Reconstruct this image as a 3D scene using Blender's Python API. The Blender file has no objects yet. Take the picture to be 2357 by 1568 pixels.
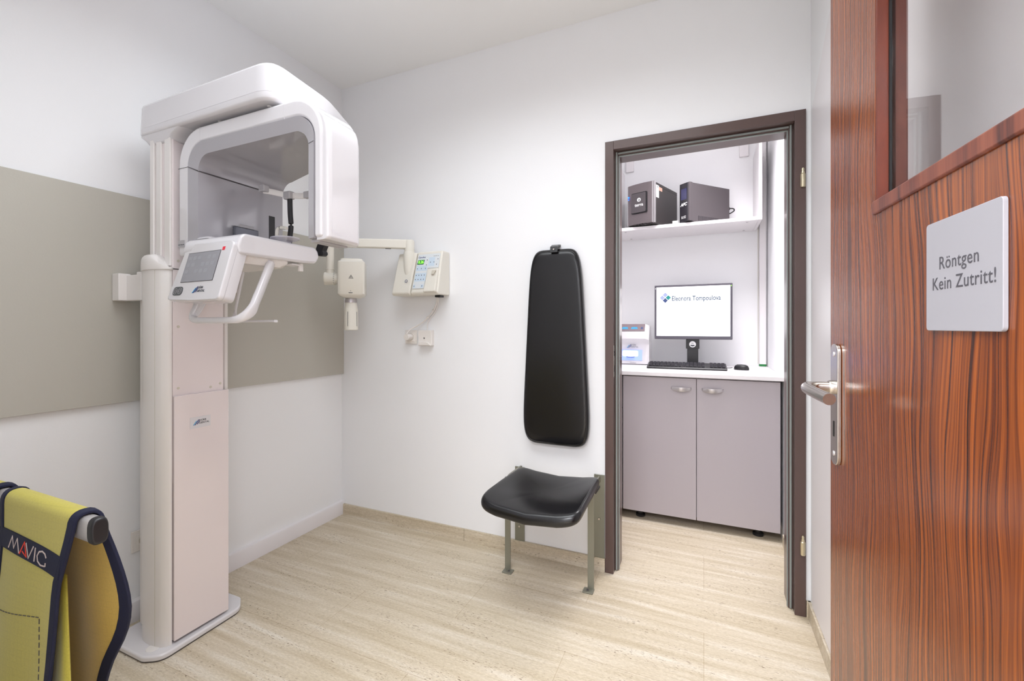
import bpy, bmesh, math, random
from mathutils import Vector, Matrix
PI = math.pi
random.seed(4)
sc = bpy.context.scene
COL = sc.collection

# ------------------------------------------------------------------ camera, world, lights
cam_d = bpy.data.cameras.new('camera')
cam = bpy.data.objects.new('camera', cam_d); COL.objects.link(cam)
cam_d.sensor_width = 36.0; cam_d.lens = 1012/2357*36; cam_d.shift_y = -32/2357
cam_d.clip_start = 0.02
cam.location = (0, 0, 1.17); cam.rotation_euler = (PI/2, 0, math.radians(23.57))
sc.camera = cam
w = bpy.data.worlds.new('world'); sc.world = w; w.use_nodes = True
w.node_tree.nodes['Background'].inputs[0].default_value = (0.9, 0.92, 1, 1)
w.node_tree.nodes['Background'].inputs[1].default_value = 0.3

def area(name, loc, size, power, color=(1,1,1), rot=(0,0,0), sy=None):
    d = bpy.data.lights.new(name, 'AREA'); d.size = size; d.energy = power; d.color = color
    if sy: d.shape = 'RECTANGLE'; d.size_y = sy
    o = bpy.data.objects.new(name, d); COL.objects.link(o); o.location = loc; o.rotation_euler = rot
    return o
area('room_ceiling_light', (-0.70, 0.90, 2.64), 1.4, 19.8, (.915, .96, 1), sy=1.05).data.spread = math.radians(146)
area('corridor_fill_light', (-0.3, -0.75, 2.60), 1.2, 92, (.94, .96, 1), sy=1.2)  # unseen lamp behind the camera, added as frontal fill to flatten the light
area('side_room_ceiling_light', (0.0, 2.52, 2.62), 0.6, 15.5, (1, .965, .99), sy=0.4).data.spread = math.radians(124)

vs = sc.view_settings
sc.display_settings.display_device = 'sRGB'
vs.view_transform = 'Standard'; vs.look = 'None'; vs.exposure = 0.14; vs.gamma = 1; vs.use_curve_mapping = False

# ------------------------------------------------------------------ materials
def lin(h):
    h = h.lstrip('#'); o = []
    for i in (0, 2, 4):
        c = int(h[i:i+2], 16)/255
        o.append(c/12.92 if c <= .04045 else ((c+.055)/1.055)**2.4)
    return (*o, 1)
def mat(name, col, rough=.5, metal=0, coat=0, emit=None, es=0, bump=None, alpha=1, trans=0, spec=None, ior=None):
    m = bpy.data.materials.new(name); m.use_nodes = True
    nt = m.node_tree; b = nt.nodes['Principled BSDF']
    b.inputs['Base Color'].default_value = lin(col); b.inputs['Roughness'].default_value = rough
    b.inputs['Metallic'].default_value = metal; b.inputs['Coat Weight'].default_value = coat
    b.inputs['Coat Roughness'].default_value = .05
    if spec is not None: b.inputs['Specular IOR Level'].default_value = spec
    if ior: b.inputs['IOR'].default_value = ior
    if emit: b.inputs['Emission Color'].default_value = lin(emit); b.inputs['Emission Strength'].default_value = es
    b.inputs['Alpha'].default_value = alpha; b.inputs['Transmission Weight'].default_value = trans
    if bump:
        n = nt.nodes.new('ShaderNodeTexNoise'); n.inputs['Scale'].default_value = bump[0]; n.inputs['Detail'].default_value = 6
        tc = nt.nodes.new('ShaderNodeTexCoord'); nt.links.new(tc.outputs['Object'], n.inputs['Vector'])
        bp = nt.nodes.new('ShaderNodeBump'); bp.inputs['Strength'].default_value = bump[1]; bp.inputs['Distance'].default_value = bump[2]
        nt.links.new(n.outputs['Fac'], bp.inputs['Height']); nt.links.new(bp.outputs['Normal'], b.inputs['Normal'])
    return m
M = {}
M['wall'] = mat('white_plaster', '#f6f6f8', .75, bump=(140, .12, .002))
M['ceil'] = mat('ceiling_paint', '#fbfbfb', .85)
M['panel_grey'] = mat('grey_panel_paint', '#c0bcb2', .55, bump=(180, .15, .002))
M['shell'] = mat('gloss_white_shell', '#e0dde0', .16, coat=.5)
M['shell2'] = mat('warm_white_shell', '#ece7e4', .3)
M['pinkpanel'] = mat('pale_column_cover', '#ece1e1', .18, coat=.4)
M['liner'] = mat('grey_gloss_liner', '#a9a6ab', .14, coat=.6)
M['greypl'] = mat('grey_plastic', '#b5b2b5', .35)
M['black'] = mat('black_plastic', '#1d1c1f', .4)
M['seam'] = mat('dark_seam', '#4b4749', .6)
M['cream'] = mat('cream_plastic', '#eae6dc', .35)
M['creamd'] = mat('dark_cream_trim', '#cfc8ba', .45)  # darker cream for seams, covers and small details
M['keypad'] = mat('keypad_film', '#e1e6ea', .3)
M['keyblue'] = mat('keypad_blue', '#cfdfee', .3)
M['ink'] = mat('dark_ink', '#3a3d44', .5)
M['navyink'] = mat('navy_ink', '#23397a', .5)
M['blueink'] = mat('blue_ink', '#3aa0cf', .5)
M['lcd'] = mat('green_display', '#0f5a34', .3, emit='#0f6a3a', es=.3)
M['lcdon'] = mat('green_digits', '#8dfa50', .3, emit='#8dfa50', es=1.3)
M['leather'] = mat('black_leatherette', '#151416', .25, bump=(420, .15, .0004))
M['steel'] = mat('painted_grey_green_steel', '#8f8e81', .38, metal=.45)
M['chrome'] = mat('brushed_steel', '#c9c3bc', .27, metal=1)
M['frame'] = mat('brown_metal_frame', '#5a4743', .3, coat=.15)
M['seal'] = mat('grey_green_seal', '#949a97', .5)
M['cab'] = mat('lilac_grey_laminate', '#b5adb2', .42)
M['white_lam'] = mat('white_laminate', '#eeeaec', .35)
M['screen'] = mat('lit_screen', '#ffffff', .3, emit='#f7f9ff', es=1.15)
M['bezel'] = mat('monitor_bezel', '#54505a', .4)
M['touch'] = mat('dim_touchscreen', '#9b9ba3', .12, coat=.4)
M['touchic'] = mat('touchscreen_icons', '#a1a1a9', .15)
M['red'] = mat('red_marker', '#ec1c38', .4)
M['btn'] = mat('dark_grey_buttons', '#54585b', .4)
M['clear'] = mat('lilac_clear_plastic', '#dedbe8', .1, alpha=.55)
M['pcgrey'] = mat('gunmetal_front', '#8a8082', .3, metal=.7)
M['pcdark'] = mat('dark_case', '#3c3737', .38, metal=.2)
M['ups'] = mat('charcoal_case', '#575154', .55)
M['upsdk'] = mat('charcoal_front', '#2c2a30', .25)
M['silver'] = mat('silver_trim', '#c9c4c6', .3, metal=.6)
M['white'] = mat('white_print', '#f5f5f5', .5)
M['led'] = mat('blue_led', '#1040ff', .3, emit='#1550ff', es=8)
M['scanglow'] = mat('lit_blue_slot', '#8fa4ff', .4, emit='#8ba0ff', es=.75)
M['sign'] = mat('sign_plate', '#a3a1a7', .45)
M['signink'] = mat('sign_lettering', '#4c4a50', .5)
M['sock'] = mat('socket_plastic', '#efe9e4', .35)
M['dark_gap'] = mat('black_gasket', '#0f0d0c', .6)
M['gold'] = mat('brass_hinge', '#cfc4a8', .3, metal=.8)
M['redink'] = mat('red_embroidery', '#e8412c', .6)
M['silverink'] = mat('silver_embroidery', '#c9b9b4', .6)
M['pinklabel'] = mat('orange_label', '#d9ab98', .5)
M['tealink'] = mat('teal_ink', '#12706e', .5, emit='#1f9a96', es=.35)
M['lilacink'] = mat('lilac_ink', '#7f86aa', .5, emit='#b0b7d8', es=.45)
M['slateink'] = mat('slate_ink', '#33416a', .5, emit='#4d5f94', es=.3)
M['screenink'] = mat('screen_text', '#1e3450', .5, emit='#24405c', es=.4)
M['faint'] = mat('faint_print', '#d9d5da', .4)

def wood(name, c_dark, c_mid, c_light, rough=.2, coat=.3, sx=34):
    m = bpy.data.materials.new(name); m.use_nodes = True
    nt = m.node_tree; L = nt.links; b = nt.nodes['Principled BSDF']
    b.inputs['Roughness'].default_value = rough; b.inputs['Coat Weight'].default_value = coat; b.inputs['Coat Roughness'].default_value = .12
    tc = nt.nodes.new('ShaderNodeTexCoord')
    # slow wobble of the grain
    mw = nt.nodes.new('ShaderNodeMapping'); mw.inputs['Scale'].default_value = (5, 5, 1.3)
    L.new(tc.outputs['Object'], mw.inputs[0])
    nw = nt.nodes.new('ShaderNodeTexNoise'); nw.inputs['Scale'].default_value = 1.4; nw.inputs['Detail'].default_value = 2
    L.new(mw.outputs[0], nw.inputs['Vector'])
    vm = nt.nodes.new('ShaderNodeVectorMath'); vm.operation = 'MULTIPLY_ADD'
    L.new(nw.outputs['Color'], vm.inputs[0]); vm.inputs[1].default_value = (.09, .02, 0)
    L.new(tc.outputs['Object'], vm.inputs[2])
    m1 = nt.nodes.new('ShaderNodeMapping'); m1.inputs['Scale'].default_value = (sx, 3, .55)
    L.new(vm.outputs[0], m1.inputs[0])
    n1 = nt.nodes.new('ShaderNodeTexNoise'); n1.inputs['Scale'].default_value = 2.2; n1.inputs['Detail'].default_value = 5; n1.inputs['Roughness'].default_value = .62
    L.new(m1.outputs[0], n1.inputs['Vector'])
    m2 = nt.nodes.new('ShaderNodeMapping'); m2.inputs['Scale'].default_value = (sx*9, 20, 5)
    L.new(vm.outputs[0], m2.inputs[0])
    n2 = nt.nodes.new('ShaderNodeTexNoise'); n2.inputs['Scale'].default_value = 2; n2.inputs['Detail'].default_value = 3
    L.new(m2.outputs[0], n2.inputs['Vector'])
    mx = nt.nodes.new('ShaderNodeMath'); mx.operation = 'MULTIPLY_ADD'; mx.inputs[1].default_value = .22
    L.new(n2.outputs['Fac'], mx.inputs[0]); L.new(n1.outputs['Fac'], mx.inputs[2])
    cr = nt.nodes.new('ShaderNodeValToRGB'); e = cr.color_ramp.elements
    e[0].position = .44; e[0].color = lin(c_dark); e[1].position = .78; e[1].color = lin(c_light)
    x = e.new(.53); x.color = lin(c_mid); x = e.new(.66); x.color = tuple((a+b_)/2 for a, b_ in zip(lin(c_mid), lin(c_light)))
    L.new(mx.outputs[0], cr.inputs[0]); L.new(cr.outputs[0], b.inputs['Base Color'])
    return m
M['wood'] = wood('rosewood_veneer', '#1f0c07', '#602c13', '#a6571d', rough=.24, coat=.08, sx=88)
M['wood2'] = wood('rosewood_moulding', '#45201a', '#6b3526', '#8a4c36', rough=.35, coat=0, sx=20)
M['wood3'] = wood('red_rosewood_reveal', '#1c0703', '#5e2009', '#7e320f', rough=.4, coat=0, sx=12)

def travertine(name, tiles=True):
    m = bpy.data.materials.new(name); m.use_nodes = True
    nt = m.node_tree; L = nt.links; b = nt.nodes['Principled BSDF']; b.inputs['Roughness'].default_value = .42
    b.inputs['Specular IOR Level'].default_value = .35
    tc = nt.nodes.new('ShaderNodeTexCoord')
    def noise(scale, s, det, rough=.5):
        mp = nt.nodes.new('ShaderNodeMapping'); mp.inputs['Scale'].default_value = scale
        L.new(tc.outputs['Object'], mp.inputs[0])
        n = nt.nodes.new('ShaderNodeTexNoise'); n.inputs['Scale'].default_value = s; n.inputs['Detail'].default_value = det; n.inputs['Roughness'].default_value = rough
        n.inputs['Distortion'].default_value = .3
        L.new(mp.outputs[0], n.inputs['Vector']); return n
    def ramp(src, stops):
        cr = nt.nodes.new('ShaderNodeValToRGB'); e = cr.color_ramp.elements
        e[0].position, e[0].color = stops[0]; e[1].position, e[1].color = stops[-1]
        for p, c in stops[1:-1]: q = e.new(p); q.color = c
        L.new(src, cr.inputs[0]); return cr
    n1 = noise((1.1, 20, 20), 1.3, 9, .66)
    base = ramp(n1.outputs['Fac'], [(.32, lin('#cabba2')), (.45, lin('#d5c8b1')), (.55, lin('#ddd1bd')), (.68, lin('#e9e1d3'))])
    n2 = noise((45, 130, 130), 1.6, 6, .75)
    f2 = ramp(n2.outputs['Fac'], [(.3, lin('#bdb3a4')), (.62, (1, 1, 1, 1))])
    mix = nt.nodes.new('ShaderNodeMixRGB'); mix.blend_type = 'MULTIPLY'; mix.inputs[0].default_value = .55
    L.new(base.outputs[0], mix.inputs[1]); L.new(f2.outputs[0], mix.inputs[2])
    # dark pits strung along the veins
    n3 = noise((38, 150, 150), 1.5, 4, .6); n4 = noise((2.2, 15, 15), 1.3, 4, .6)
    r3 = ramp(n3.outputs['Fac'], [(.60, (0, 0, 0, 1)), (.645, (1, 1, 1, 1))])
    r4 = ramp(n4.outputs['Fac'], [(.49, (0, 0, 0, 1)), (.60, (1, 1, 1, 1))])
    mm = nt.nodes.new('ShaderNodeMath'); mm.operation = 'MULTIPLY'; L.new(r3.outputs[0], mm.inputs[0]); L.new(r4.outputs[0], mm.inputs[1])
    mx2 = nt.nodes.new('ShaderNodeMixRGB'); L.new(mm.outputs[0], mx2.inputs[0]); L.new(mix.outputs[0], mx2.inputs[1]); mx2.inputs[2].default_value = lin('#75614a')
    out = mx2.outputs[0]
    if tiles:
        br = nt.nodes.new('ShaderNodeTexBrick'); br.inputs['Scale'].default_value = 1; br.inputs['Mortar Size'].default_value = .0012
        br.inputs['Brick Width'].default_value = .915; br.inputs['Row Height'].default_value = .305
        br.inputs['Color1'].default_value = (1, 1, 1, 1); br.inputs['Color2'].default_value = (.95, .94, .92, 1); br.inputs['Mortar'].default_value = (.72, .66, .58, 1)
        L.new(tc.outputs['Object'], br.inputs['Vector'])
        m3 = nt.nodes.new('ShaderNodeMixRGB'); m3.blend_type = 'MULTIPLY'; m3.inputs[0].default_value = .8
        L.new(out, m3.inputs[1]); L.new(br.outputs['Color'], m3.inputs[2]); out = m3.outputs[0]
    L.new(out, b.inputs['Base Color'])
    bp = nt.nodes.new('ShaderNodeBump'); bp.inputs['Strength'].default_value = .15; bp.inputs['Distance'].default_value = .002
    L.new(n2.outputs['Fac'], bp.inputs['Height']); L.new(bp.outputs[0], b.inputs['Normal'])
    return m
M['floor'] = travertine('travertine_floor'); M['trav'] = travertine('travertine_skirting', False)

def cloth(name, col, col2, line=.35):
    m = bpy.data.materials.new(name); m.use_nodes = True
    nt = m.node_tree; L = nt.links; b = nt.nodes['Principled BSDF']; b.inputs['Roughness'].default_value = .75
    b.inputs['Sheen Weight'].default_value = .25
    tc = nt.nodes.new('ShaderNodeTexCoord')
    br = nt.nodes.new('ShaderNodeTexBrick'); br.inputs['Scale'].default_value = 1; br.inputs['Mortar Size'].default_value = .0006
    br.inputs['Brick Width'].default_value = .0125; br.inputs['Row Height'].default_value = .0125; br.offset = 0
    br.inputs['Color1'].default_value = (1, 1, 1, 1); br.inputs['Color2'].default_value = (1, 1, 1, 1); br.inputs['Mortar'].default_value = (.8, .8, .78, 1)
    mp = nt.nodes.new('ShaderNodeMapping'); mp.inputs['Rotation'].default_value = (PI/2, 0, .05)
    L.new(tc.outputs['Object'], mp.inputs[0]); L.new(mp.outputs[0], br.inputs['Vector'])
    n = nt.nodes.new('ShaderNodeTexNoise'); n.inputs['Scale'].default_value = 300; L.new(tc.outputs['Object'], n.inputs['Vector'])
    mx = nt.nodes.new('ShaderNodeMixRGB'); mx.inputs[1].default_value = lin(col); mx.inputs[2].default_value = lin(col2); L.new(n.outputs['Fac'], mx.inputs[0])
    m3 = nt.nodes.new('ShaderNodeMixRGB'); m3.blend_type = 'MULTIPLY'; m3.inputs[0].default_value = line
    L.new(mx.outputs[0], m3.inputs[1]); L.new(br.outputs['Color'], m3.inputs[2]); L.new(m3.outputs[0], b.inputs['Base Color'])
    bp = nt.nodes.new('ShaderNodeBump'); bp.inputs['Strength'].default_value = .2; bp.inputs['Distance'].default_value = .0008
    L.new(n.outputs['Fac'], bp.inputs['Height']); L.new(bp.outputs[0], b.inputs['Normal'])
    return m
M['apron'] = cloth('yellow_green_apron_fabric', '#c4b848', '#ac9f38'); M['lining'] = cloth('golden_lining', '#cdaa40', '#b89534')
M['navy'] = cloth('navy_webbing', '#0c1336', '#080d28', 0); M['navy'].node_tree.nodes['Principled BSDF'].inputs['Sheen Weight'].default_value = 0

def glassmat():
    m = bpy.data.materials.new('window_glass'); m.use_nodes = True
    b = m.node_tree.nodes['Principled BSDF']
    b.inputs['Base Color'].default_value = (.97, .96, .95, 1); b.inputs['Roughness'].default_value = 0.0
    b.inputs['Transmission Weight'].default_value = 1; b.inputs['IOR'].default_value = 1.45
    return m
M['glass'] = glassmat()

# ------------------------------------------------------------------ helpers
def ang_smooth(me, a=35):
    for p in me.polygons: p.use_smooth = True
    me.set_sharp_from_angle(angle=math.radians(a))
def root_of(o):
    while o.parent: o = o.parent
    return o
def obj(name, bm, m, parent=None, bevel=0, seg=3, smooth=35, weld=True, solid=None, local=False):
    me = bpy.data.meshes.new(name)
    if weld: bmesh.ops.remove_doubles(bm, verts=bm.verts, dist=1e-6)
    bmesh.ops.recalc_face_normals(bm, faces=bm.faces)
    if parent and not local:
        l = root_of(parent).location
        bmesh.ops.translate(bm, verts=bm.verts, vec=-l)
    bm.to_mesh(me); bm.free()
    for x in (m if isinstance(m, (list, tuple)) else [m]): me.materials.append(M[x] if isinstance(x, str) else x)
    ang_smooth(me, smooth)
    o = bpy.data.objects.new(name, me); COL.objects.link(o)
    if parent: o.parent = parent
    if smooth in (50,):
        wn_ = True
    else: wn_ = False
    if solid:
        s = o.modifiers.new('solid', 'SOLIDIFY'); s.thickness = solid[0]; s.offset = solid[1]
        if len(solid) > 2: s.material_offset = solid[2]
    if bevel:
        b = o.modifiers.new('bevel', 'BEVEL'); b.width = bevel; b.segments = seg; b.limit_method = 'ANGLE'; b.angle_limit = math.radians(40); b.harden_normals = True
    if wn_ and not bevel:
        q = o.modifiers.new('normals', 'WEIGHTED_NORMAL'); q.keep_sharp = True; q.weight = 90
    return o
def tag(o, label=None, cat=None, group=None, kind=None):
    if label: o['label'] = label
    if cat: o['category'] = cat
    if group: o['group'] = group
    if kind: o['kind'] = kind
    return o
def thing(name, label, cat, loc, group=None, rz=0):
    o = bpy.data.objects.new(name, None); COL.objects.link(o); o.location = loc; o.rotation_euler = (0, 0, rz); o.empty_display_size = .1
    return tag(o, label, cat, group)
def bx(bm, x0, x1, y0, y1, z0, z1):
    v = [bm.verts.new(p) for p in ((x0,y0,z0),(x1,y0,z0),(x1,y1,z0),(x0,y1,z0),(x0,y0,z1),(x1,y0,z1),(x1,y1,z1),(x0,y1,z1))]
    for f in ((0,3,2,1),(4,5,6,7),(0,1,5,4),(1,2,6,5),(2,3,7,6),(3,0,4,7)): bm.faces.new([v[i] for i in f])
def box(*a):
    bm = bmesh.new(); bx(bm, *a); return bm
def boxes(*l):
    bm = bmesh.new()
    for a in l: bx(bm, *a)
    return bm
def prism(bm, pts, axis, a0, a1):
    """pts 2D; axis 'x': pts=(y,z); 'y': pts=(x,z); 'z': pts=(x,y)"""
    def mk(p, a): return {'x': (a, p[0], p[1]), 'y': (p[0], a, p[1]), 'z': (p[0], p[1], a)}[axis]
    A = [bm.verts.new(mk(p, a0)) for p in pts]; B = [bm.verts.new(mk(p, a1)) for p in pts]
    n = len(pts)
    bm.faces.new(A); bm.faces.new(B[::-1])
    for i in range(n): bm.faces.new((A[i], A[(i+1) % n], B[(i+1) % n], B[i]))
    return bm
def rpoly(pts, r, n=6):
    """round the corners of a polygon; r number or list"""
    out = []; N = len(pts)
    for i in range(N):
        rr = r[i] if isinstance(r, (list, tuple)) else r
        p = Vector(pts[i]); a = Vector(pts[i-1]); b = Vector(pts[(i+1) % N])
        if rr <= 0: out.append(tuple(p)); continue
        da = (a-p).normalized(); db = (b-p).normalized()
        k = da.angle(db); t = min(rr/math.tan(k/2), (a-p).length*.49, (b-p).length*.49)
        s, e = p+da*t, p+db*t
        for j in range(n+1):
            u = j/n; out.append(tuple(s*(1-u)**2 + p*2*u*(1-u) + e*u*u))
    return out
def loft(bm, rings, cap=True):
    R = [[bm.verts.new(p) for p in r] for r in rings]; n = len(R[0])
    for a, b in zip(R, R[1:]):
        for i in range(n): bm.faces.new((a[i], a[(i+1) % n], b[(i+1) % n], b[i]))
    if cap: bm.faces.new(R[0][::-1]); bm.faces.new(R[-1])
    return bm
def cr(pts, n=8):
    P = [Vector(p) for p in pts]; P = [P[0]*2-P[1]] + P + [P[-1]*2-P[-2]]; out = []
    for i in range(1, len(P)-2):
        for j in range(n):
            t = j/n; a, b, c, d = P[i-1:i+3]
            out.append(.5*((2*b)+(c-a)*t+(2*a-5*b+4*c-d)*t*t+(3*b-a-3*c+d)*t**3))
    out.append(P[-2]); return out
def tube(bm, pts, rx, ry=None, n=14, up=(0, 0, 1), power=2):
    ry = ry or rx; pts = [Vector(p) for p in pts]; rings = []; up = Vector(up)
    for i, p in enumerate(pts):
        t = (pts[min(i+1, len(pts)-1)] - pts[max(i-1, 0)]).normalized()
        s = t.cross(up)
        if s.length < 1e-3: s = t.cross(Vector((1, 0, 0)))
        s.normalize(); u = s.cross(t)
        a = rx[i] if isinstance(rx, (list, tuple)) else rx; b = ry[i] if isinstance(ry, (list, tuple)) else ry
        ring = []
        for k in range(n):
            c, sn = math.cos(2*PI*k/n), math.sin(2*PI*k/n)
            c = math.copysign(abs(c)**(2/power), c); sn = math.copysign(abs(sn)**(2/power), sn)
            ring.append(p + s*a*c + u*b*sn)
        rings.append(ring)
        up = u if t.cross(Vector((0,0,1))).length < 1e-2 else up
    return loft(bm, rings)
def lathe(bm, prof, c, axis='z', n=28):
    rings = []
    for r, h in prof:
        ring = []
        for k in range(n):
            a = 2*PI*k/n; x, y = r*math.cos(a), r*math.sin(a)
            ring.append({'z': (c[0]+x, c[1]+y, c[2]+h), 'x': (c[0]+h, c[1]+x, c[2]+y), 'y': (c[0]+x, c[1]+h, c[2]+y)}[axis])
        rings.append(ring)
    return loft(bm, rings)
def frame_m(origin, xdir, ydir):
    x = Vector(xdir).normalized(); y = Vector(ydir).normalized(); z = x.cross(y).normalized(); y = z.cross(x)
    m = Matrix((x, y, z)).transposed().to_4x4(); m.translation = Vector(origin); return m
def text_bm(s, size, mtx, xs=1.0, ext=.0003, align='CENTER', off=0, shear=0, sp=1.0):
    c = bpy.data.curves.new('t', 'FONT'); c.body = s; c.size = size; c.align_x = align; c.align_y = 'CENTER'; c.extrude = ext; c.offset = off; c.shear = shear
    c.space_character = sp; c.resolution_u = 4
    o = bpy.data.objects.new('t', c); COL.objects.link(o)
    dg = bpy.context.evaluated_depsgraph_get(); me = bpy.data.meshes.new_from_object(o.evaluated_get(dg))
    bm = bmesh.new(); bm.from_mesh(me)
    bmesh.ops.transform(bm, matrix=mtx @ Matrix.Diagonal((xs, 1, 1, 1)), verts=bm.verts)
    bpy.data.objects.remove(o); bpy.data.curves.remove(c); bpy.data.meshes.remove(me)
    return bm
def text(name, s, size, mtx, m, parent, **k):
    local = k.pop('local', False)
    return obj(name, text_bm(s, size, mtx, **k), m, parent, weld=False, local=local)
def flat(bm, mtx, pts, th=.0006):
    A = [bm.verts.new(mtx @ Vector((p[0], p[1], 0))) for p in pts]; B = [bm.verts.new(mtx @ Vector((p[0], p[1], th))) for p in pts]; n = len(pts)
    bm.faces.new(A[::-1]); bm.faces.new(B)
    for i in range(n): bm.faces.new((A[i], A[(i+1) % n], B[(i+1) % n], B[i]))
    return bm
def rect(x0, x1, y0, y1): return [(x0, y0), (x1, y0), (x1, y1), (x0, y1)]
def circ(x, y, r, n=24): return [(x+r*math.cos(2*PI*k/n), y+r*math.sin(2*PI*k/n)) for k in range(n)]
def stroke(bm, mtx, pts, w, th=.0006):
    for (a, b) in zip(pts, pts[1:]):
        a, b = Vector(a), Vector(b); d = (b-a).normalized(); n = Vector((-d.y, d.x))*w/2; e = d*w*.3
        flat(bm, mtx, [a-n-e, b-n+e, b+n+e, a+n-e], th)
    return bm
def maker_logo(mtx, s, parent, local=False):
    """three slanted bars and two lines of lettering; s = bar height"""
    for k, (x, h0, h1, m) in enumerate(((0, 0, .8, 'blueink'), (.28, .0, 1.0, 'navyink'), (.6, .1, .75, 'navyink'))):
        bm = flat(bmesh.new(), mtx, [((x+h0*.75)*s-.0*s, h0*s), ((x+h0*.75+.17)*s, h0*s), ((x+h1*.75+.17)*s, h1*s), ((x+h1*.75)*s, h1*s)])
        obj('logo_bar', bm, m, parent, local=local)
    text('logo_lettering', 'DÜRR\nDENTAL', .52*s, mtx @ Matrix.Translation((1.15*s, .55*s, .0003)), 'ink', parent, align='LEFT', xs=1.0, local=local)

# ------------------------------------------------------------------ the room
H = 2.66
def struct(name, bm, m, parent=None, **k):
    o = obj(name, bm, m, parent, **k)
    if parent is None: o['kind'] = 'structure'
    return o
struct('floor', box(-2.3, 1.5, -1.7, 3.6, -.1, 0), 'floor')
struct('ceiling', box(-2.3, 1.5, -1.7, 3.6, H, H+.1), 'ceil')
struct('wall_left', box(-2.2, -2.085, -1.6, 2.225, 0, H), 'wall')
struct('wall_back', boxes((-2.085, -.425, 2.105, 2.225, 0, H), (-.425, .372, 2.105, 2.225, 2.04, H), (.372, .395, 2.105, 2.225, 0, H)), 'wall')
struct('wall_right', box(.395, .52, .14, 3.56, 0, H), 'wall')
struct('wall_front', boxes((-2.085, -.66, .03, .13, 0, H), (-.66, .335, .03, .13, 2.06, H), (.335, .52, .03, .13, 0, H)), 'wall')
struct('wall_corridor_back', box(-2.085, 1.4, -1.7, -1.6, 0, H), 'wall')
struct('wall_corridor_right', box(1.3, 1.4, -1.6, .14, 0, H), 'wall')
struct('wall_corridor_front', box(.52, 1.3, .03, .13, 0, H), 'wall')
struct('wall_side_room_back', box(-1.3, .395, 3.44, 3.56, 0, H), 'wall')
struct('wall_side_room_left', box(-1.4, -1.3, 2.225, 3.56, 0, H), 'wall')

# baseboards
struct('baseboard_left', prism(bmesh.new(), [(-2.085, 0), (-2.064, 0), (-2.064, .068), (-2.068, .078), (-2.085, .082)], 'y', .13, 2.105), 'white_lam')
struct('baseboard_back', boxes((-2.064, -1.20, 2.093, 2.105, 0, .064), (-1.198, -.432, 2.093, 2.105, 0, .064)), 'trav', bevel=.001)
struct('baseboard_right', boxes((.384, .395, .14, 2.105, 0, .064), (.379, .395, 2.095, 2.105, 0, .064)), 'trav', bevel=.001)
struct('baseboard_side_room', box(.385, .395, 2.24, 2.73, 0, .06), 'trav')
# thin sheet shaped as the right wall's lit area, with its sloping light edge
struct('lit_wall_sheet', prism(bmesh.new(), [(.30, .07), (2.055, .07), (2.055, 2.03), (1.80, 2.235), (.30, 2.235)], 'x', .390, .395), 'white_lam', bevel=.001)

# grey wall panel
wp = obj('wall_panel', box(-2.0849, -2.067, .14, 2.1045, .876, 1.685), 'panel_grey', bevel=.001)
tag(wp, 'wide warm grey panel covering the middle of the left wall behind the imaging machine', 'wall panel')

# ------------------------------------------------------------------ door frame without a leaf (to the side room)
fr = struct('door_1', boxes(
    (-.4305, -.391, 2.093, 2.135, 0, 2.047), (.338, .377, 2.093, 2.135, 0, 2.047), (-.391, .338, 2.093, 2.135, 2.006, 2.047),
    (-.4305, -.376, 2.135, 2.24, 0, 2.047), (.322, .377, 2.135, 2.24, 0, 2.047), (-.376, .322, 2.135, 2.24, 1.99, 2.047)), 'frame', bevel=.0015, weld=False)
obj('seal', boxes((-.386, -.379, 2.128, 2.1345, 0.004, 2.005), (-.3755, -.371, 2.139, 2.148, .004, 1.989), (.326, .333, 2.128, 2.1345, .004, 2.005), (.3175, .3215, 2.139, 2.148, .004, 1.989),
    (-.376, .323, 2.128, 2.1345, 1.994, 2.001), (-.376, .322, 2.139, 2.148, 1.985, 1.9895)), 'seal', fr, bevel=.001)
for z in (1.766, .286):
    bm = lathe(bmesh.new(), [(0, 0), (.008, 0), (.009, .003), (.009, .052), (.0065, .055), (.0065, .060), (.0045, .066), (.0055, .072), (.003, .078), (0, .078)], (.365, 2.087, z-.035))
    obj('hinge', bm, 'gold', fr)
obj('strike_plate', boxes((-.3914, -.3904, 2.1, 2.122, .93, 1.08)), 'chrome', fr)
obj('latch_slot', boxes((-.3912, -.3895, 2.104, 2.118, .955, .985), (-.3912, -.3895, 2.104, 2.118, 1.03, 1.055)), 'dark_gap', fr)

# ------------------------------------------------------------------ wooden door
DM = thing('door_2', None, None, (.238, 1.086, 0), rz=math.atan2(-.998, .0595)); DM['kind'] = 'structure'
def dobj(n, bm, m, p=DM, **k): return obj(n, bm, m, p, local=True, **k)
T0, T1, ZB, ZT = .212, .80, 1.358, 1.93   # window opening
dobj('door_leaf', boxes((0, T0, 0, .04, .008, 2.0), (T0, T1, 0, .04, .008, ZB), (T0, T1, 0, .04, ZT, 2.0), (T1, .925, 0, .04, .008, 2.0)), 'wood', weld=False)
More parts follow.
